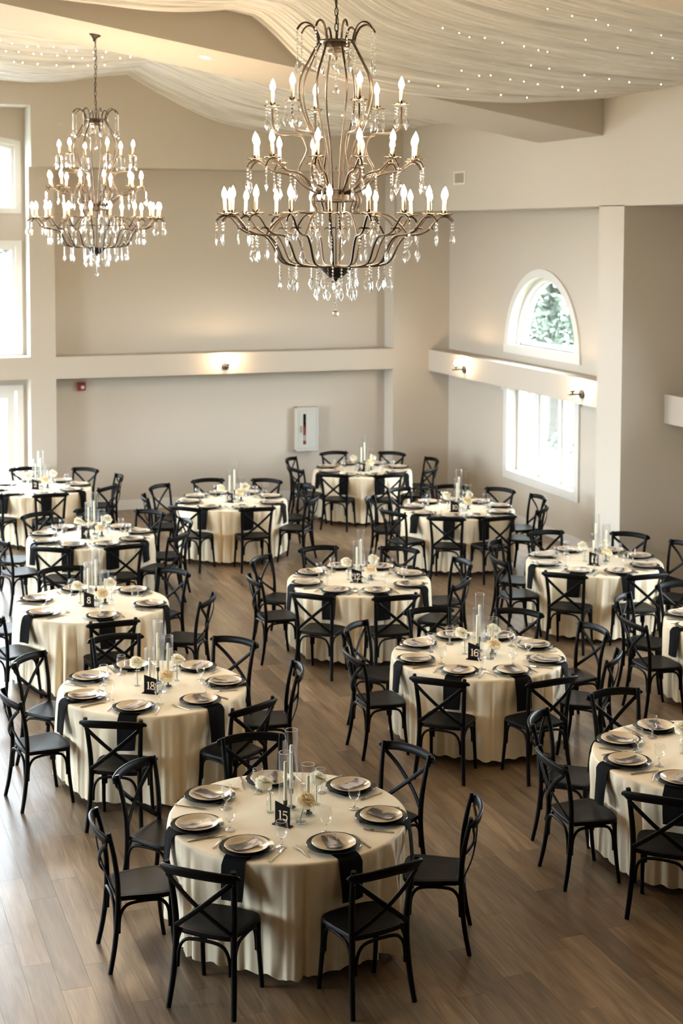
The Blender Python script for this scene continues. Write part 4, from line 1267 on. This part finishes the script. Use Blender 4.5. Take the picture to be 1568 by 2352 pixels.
            lean = Vector((R.uniform(-jl, jl), R.uniform(-jl, jl), 0)) + (Vector((-.030, -.01, 0)) if kind == 'tall' else Vector((.028, -.012, 0)) if low else Vector((-.01, .01, 0)))
            hz = {'tall': .185, 'front': .134, 'rear': .17}[kind] + R.uniform(-.012, .012)
            nk_ = .045 if low else .125
            st = bez([(0, 0, .012), (lean.x * .03, lean.y * .03, nk_ * .6), (lean.x * .14, lean.y * .14, nk_), (lean.x, lean.y, hz)], 5)
            obj('stem', MB().tube(st, .0026, 6), M_STEM, f)
            sep = MB()
            for q in range(5):
                a = 2 * PI * q / 5
                sep.add([(0, 0, 0), (.012 * math.cos(a - .3), .012 * math.sin(a - .3), .004), (.024 * math.cos(a), .024 * math.sin(a), .001), (.012 * math.cos(a + .3), .012 * math.sin(a + .3), .004)], [(0, 1, 2, 3)])
            obj('sepal_cup', sep, M_STEM, f, 60, (lean.x, lean.y, hz))
            ps, whole = rose('peach' if peach else 'cream' + str(R.randint(0, 1)), .062 if low else .058, M_PEACH if peach else M_PETAL)
            rot = (R.uniform(.1, .5) if not low else .3, R.uniform(-.3, .3), R.uniform(0, 1))
            bl = (lean.x, lean.y, hz - .002)
            if near:
                for me in ps: put('petal', me, f, bl, rot)
            else: put('bloom', whole, f, bl, rot)

for i, (num, c, seats, words_, order, near) in enumerate(TABLES):
    table(i, num, c, seats, words_, order, near)

# ================================================================== outside the windows
struct('ground', MB().box(-60, -40, -.5, 80, 90, -.15), M_GRASS, ang=None)
struct('patio', MB().box(-14, 24.2, -.15, 14, 34, -.06), M_PAVE, ang=None)
def tree(label, x, y, h, cr, seed, n=260, trunk=True, z0=-.15, lf=(.10, .2)):
    R = random.Random(seed)
    t = thing('shade_tree', label, 'tree', (x, y, z0), 0, 'trees outside the windows')
    hb = h - cr * 1.2
    obj('trunk', MB().tube(bez([(0, 0, 0), (.06, .02, hb * .4), (-.05, .05, hb * .8), (0, 0, h * .8)], 4), [.22 - .012 * i for i in range(13)], 8), M_BARK, t)
    mb = MB()
    for k in range(n):
        a, b = R.uniform(0, 6.28), math.acos(R.uniform(-1, 1)); rr = cr * R.uniform(.55, 1) ** .6
        c = (rr * math.sin(b) * math.cos(a), rr * math.sin(b) * math.sin(a), h - cr * .8 + rr * math.cos(b) * .9)
        for q in range(14):
            s = cr * .10
            p = Vector((c[0] + R.gauss(0, s * 1.5), c[1] + R.gauss(0, s * 1.5), c[2] + R.gauss(0, s * 1.2)))
            u = Vector((R.uniform(-1, 1), R.uniform(-1, 1), R.uniform(-1, 1))).normalized(); w = u.orthogonal().normalized()
            l = R.uniform(*lf)
            mb.add([p - u * l, p + w * l * .55, p + u * l, p - w * l * .55], [(0, 1, 2, 3)])
    core = MB()
    for q in range(9):
        a = 2 * PI * q / 8
        o = Vector((math.cos(a), math.sin(a), R.uniform(-.3, .3))) * (cr * .42) if q < 8 else Vector((0, 0, cr * .25))
        rr = cr * R.uniform(.36, .42)
        core.lathe([(.01, -rr), (rr * .7, -rr * .72), (rr, 0), (rr * .72, rr * .7), (.01, rr)], 10, (o.x, o.y, h - cr * .8 + o.z), 3, .08)
    mb.add(core.v, core.f)
    tag(obj('foliage', mb, M_LEAF, t, None), kind='stuff')
    return t
tree('leafy green tree with a bare trunk seen through the right bay windows', 15.66, 29.55, 7.9, 3.7, 1, 1500, lf=(.06, .12))
tree('distant pale tree outside the corner windows', 6.5, 62.0, 9.0, 4.2, 4, 160)
tree('far tree outside the upper corner window', -3.0, 70.0, 12.0, 5.0, 5, 160)
for k, (x, y, wh) in enumerate(((15.0, 27.9, 'nearest'), (15.95, 28.2, 'middle'), (16.95, 28.6, 'farthest'))):
    R = random.Random(k); sh = MB()
    for q in range(260):
        a, b, rr = R.uniform(0, 6.28), R.uniform(0, 1.5), .42 * R.uniform(.5, 1)
        p = Vector((rr * math.sin(b) * math.cos(a), rr * math.sin(b) * math.sin(a), rr * math.cos(b) * 1.1)); l = R.uniform(.03, .07)
        u = Vector((R.uniform(-1, 1), R.uniform(-1, 1), R.uniform(-1, 1))).normalized(); w = u.orthogonal().normalized()
        sh.add([p - u * l, p + w * l * .6, p + u * l, p - w * l * .6], [(0, 1, 2, 3)])
    tag(obj('garden_shrub', sh, M_LEAF, None, None, (x, y, -.15)), wh + ' low shrub at the foot of the tree outside the triple window', 'shrub', 'shrubs around the tree')
pg = thing('slat_fence', 'white slatted patio fence outside the glass door', 'fence', (3.6, 28.6, -.06))
for q in (-1.1, 1.1):
    obj('post', MB().box(q - .05, -.05, 0, q + .05, .05, 1.62), M_TRIM, pg, None)
for k in range(8):
    obj('slat', MB().box(-1.1, -.085, .14 + k * .18, 1.1, -.055, .24 + k * .18), M_TRIM, pg, None)
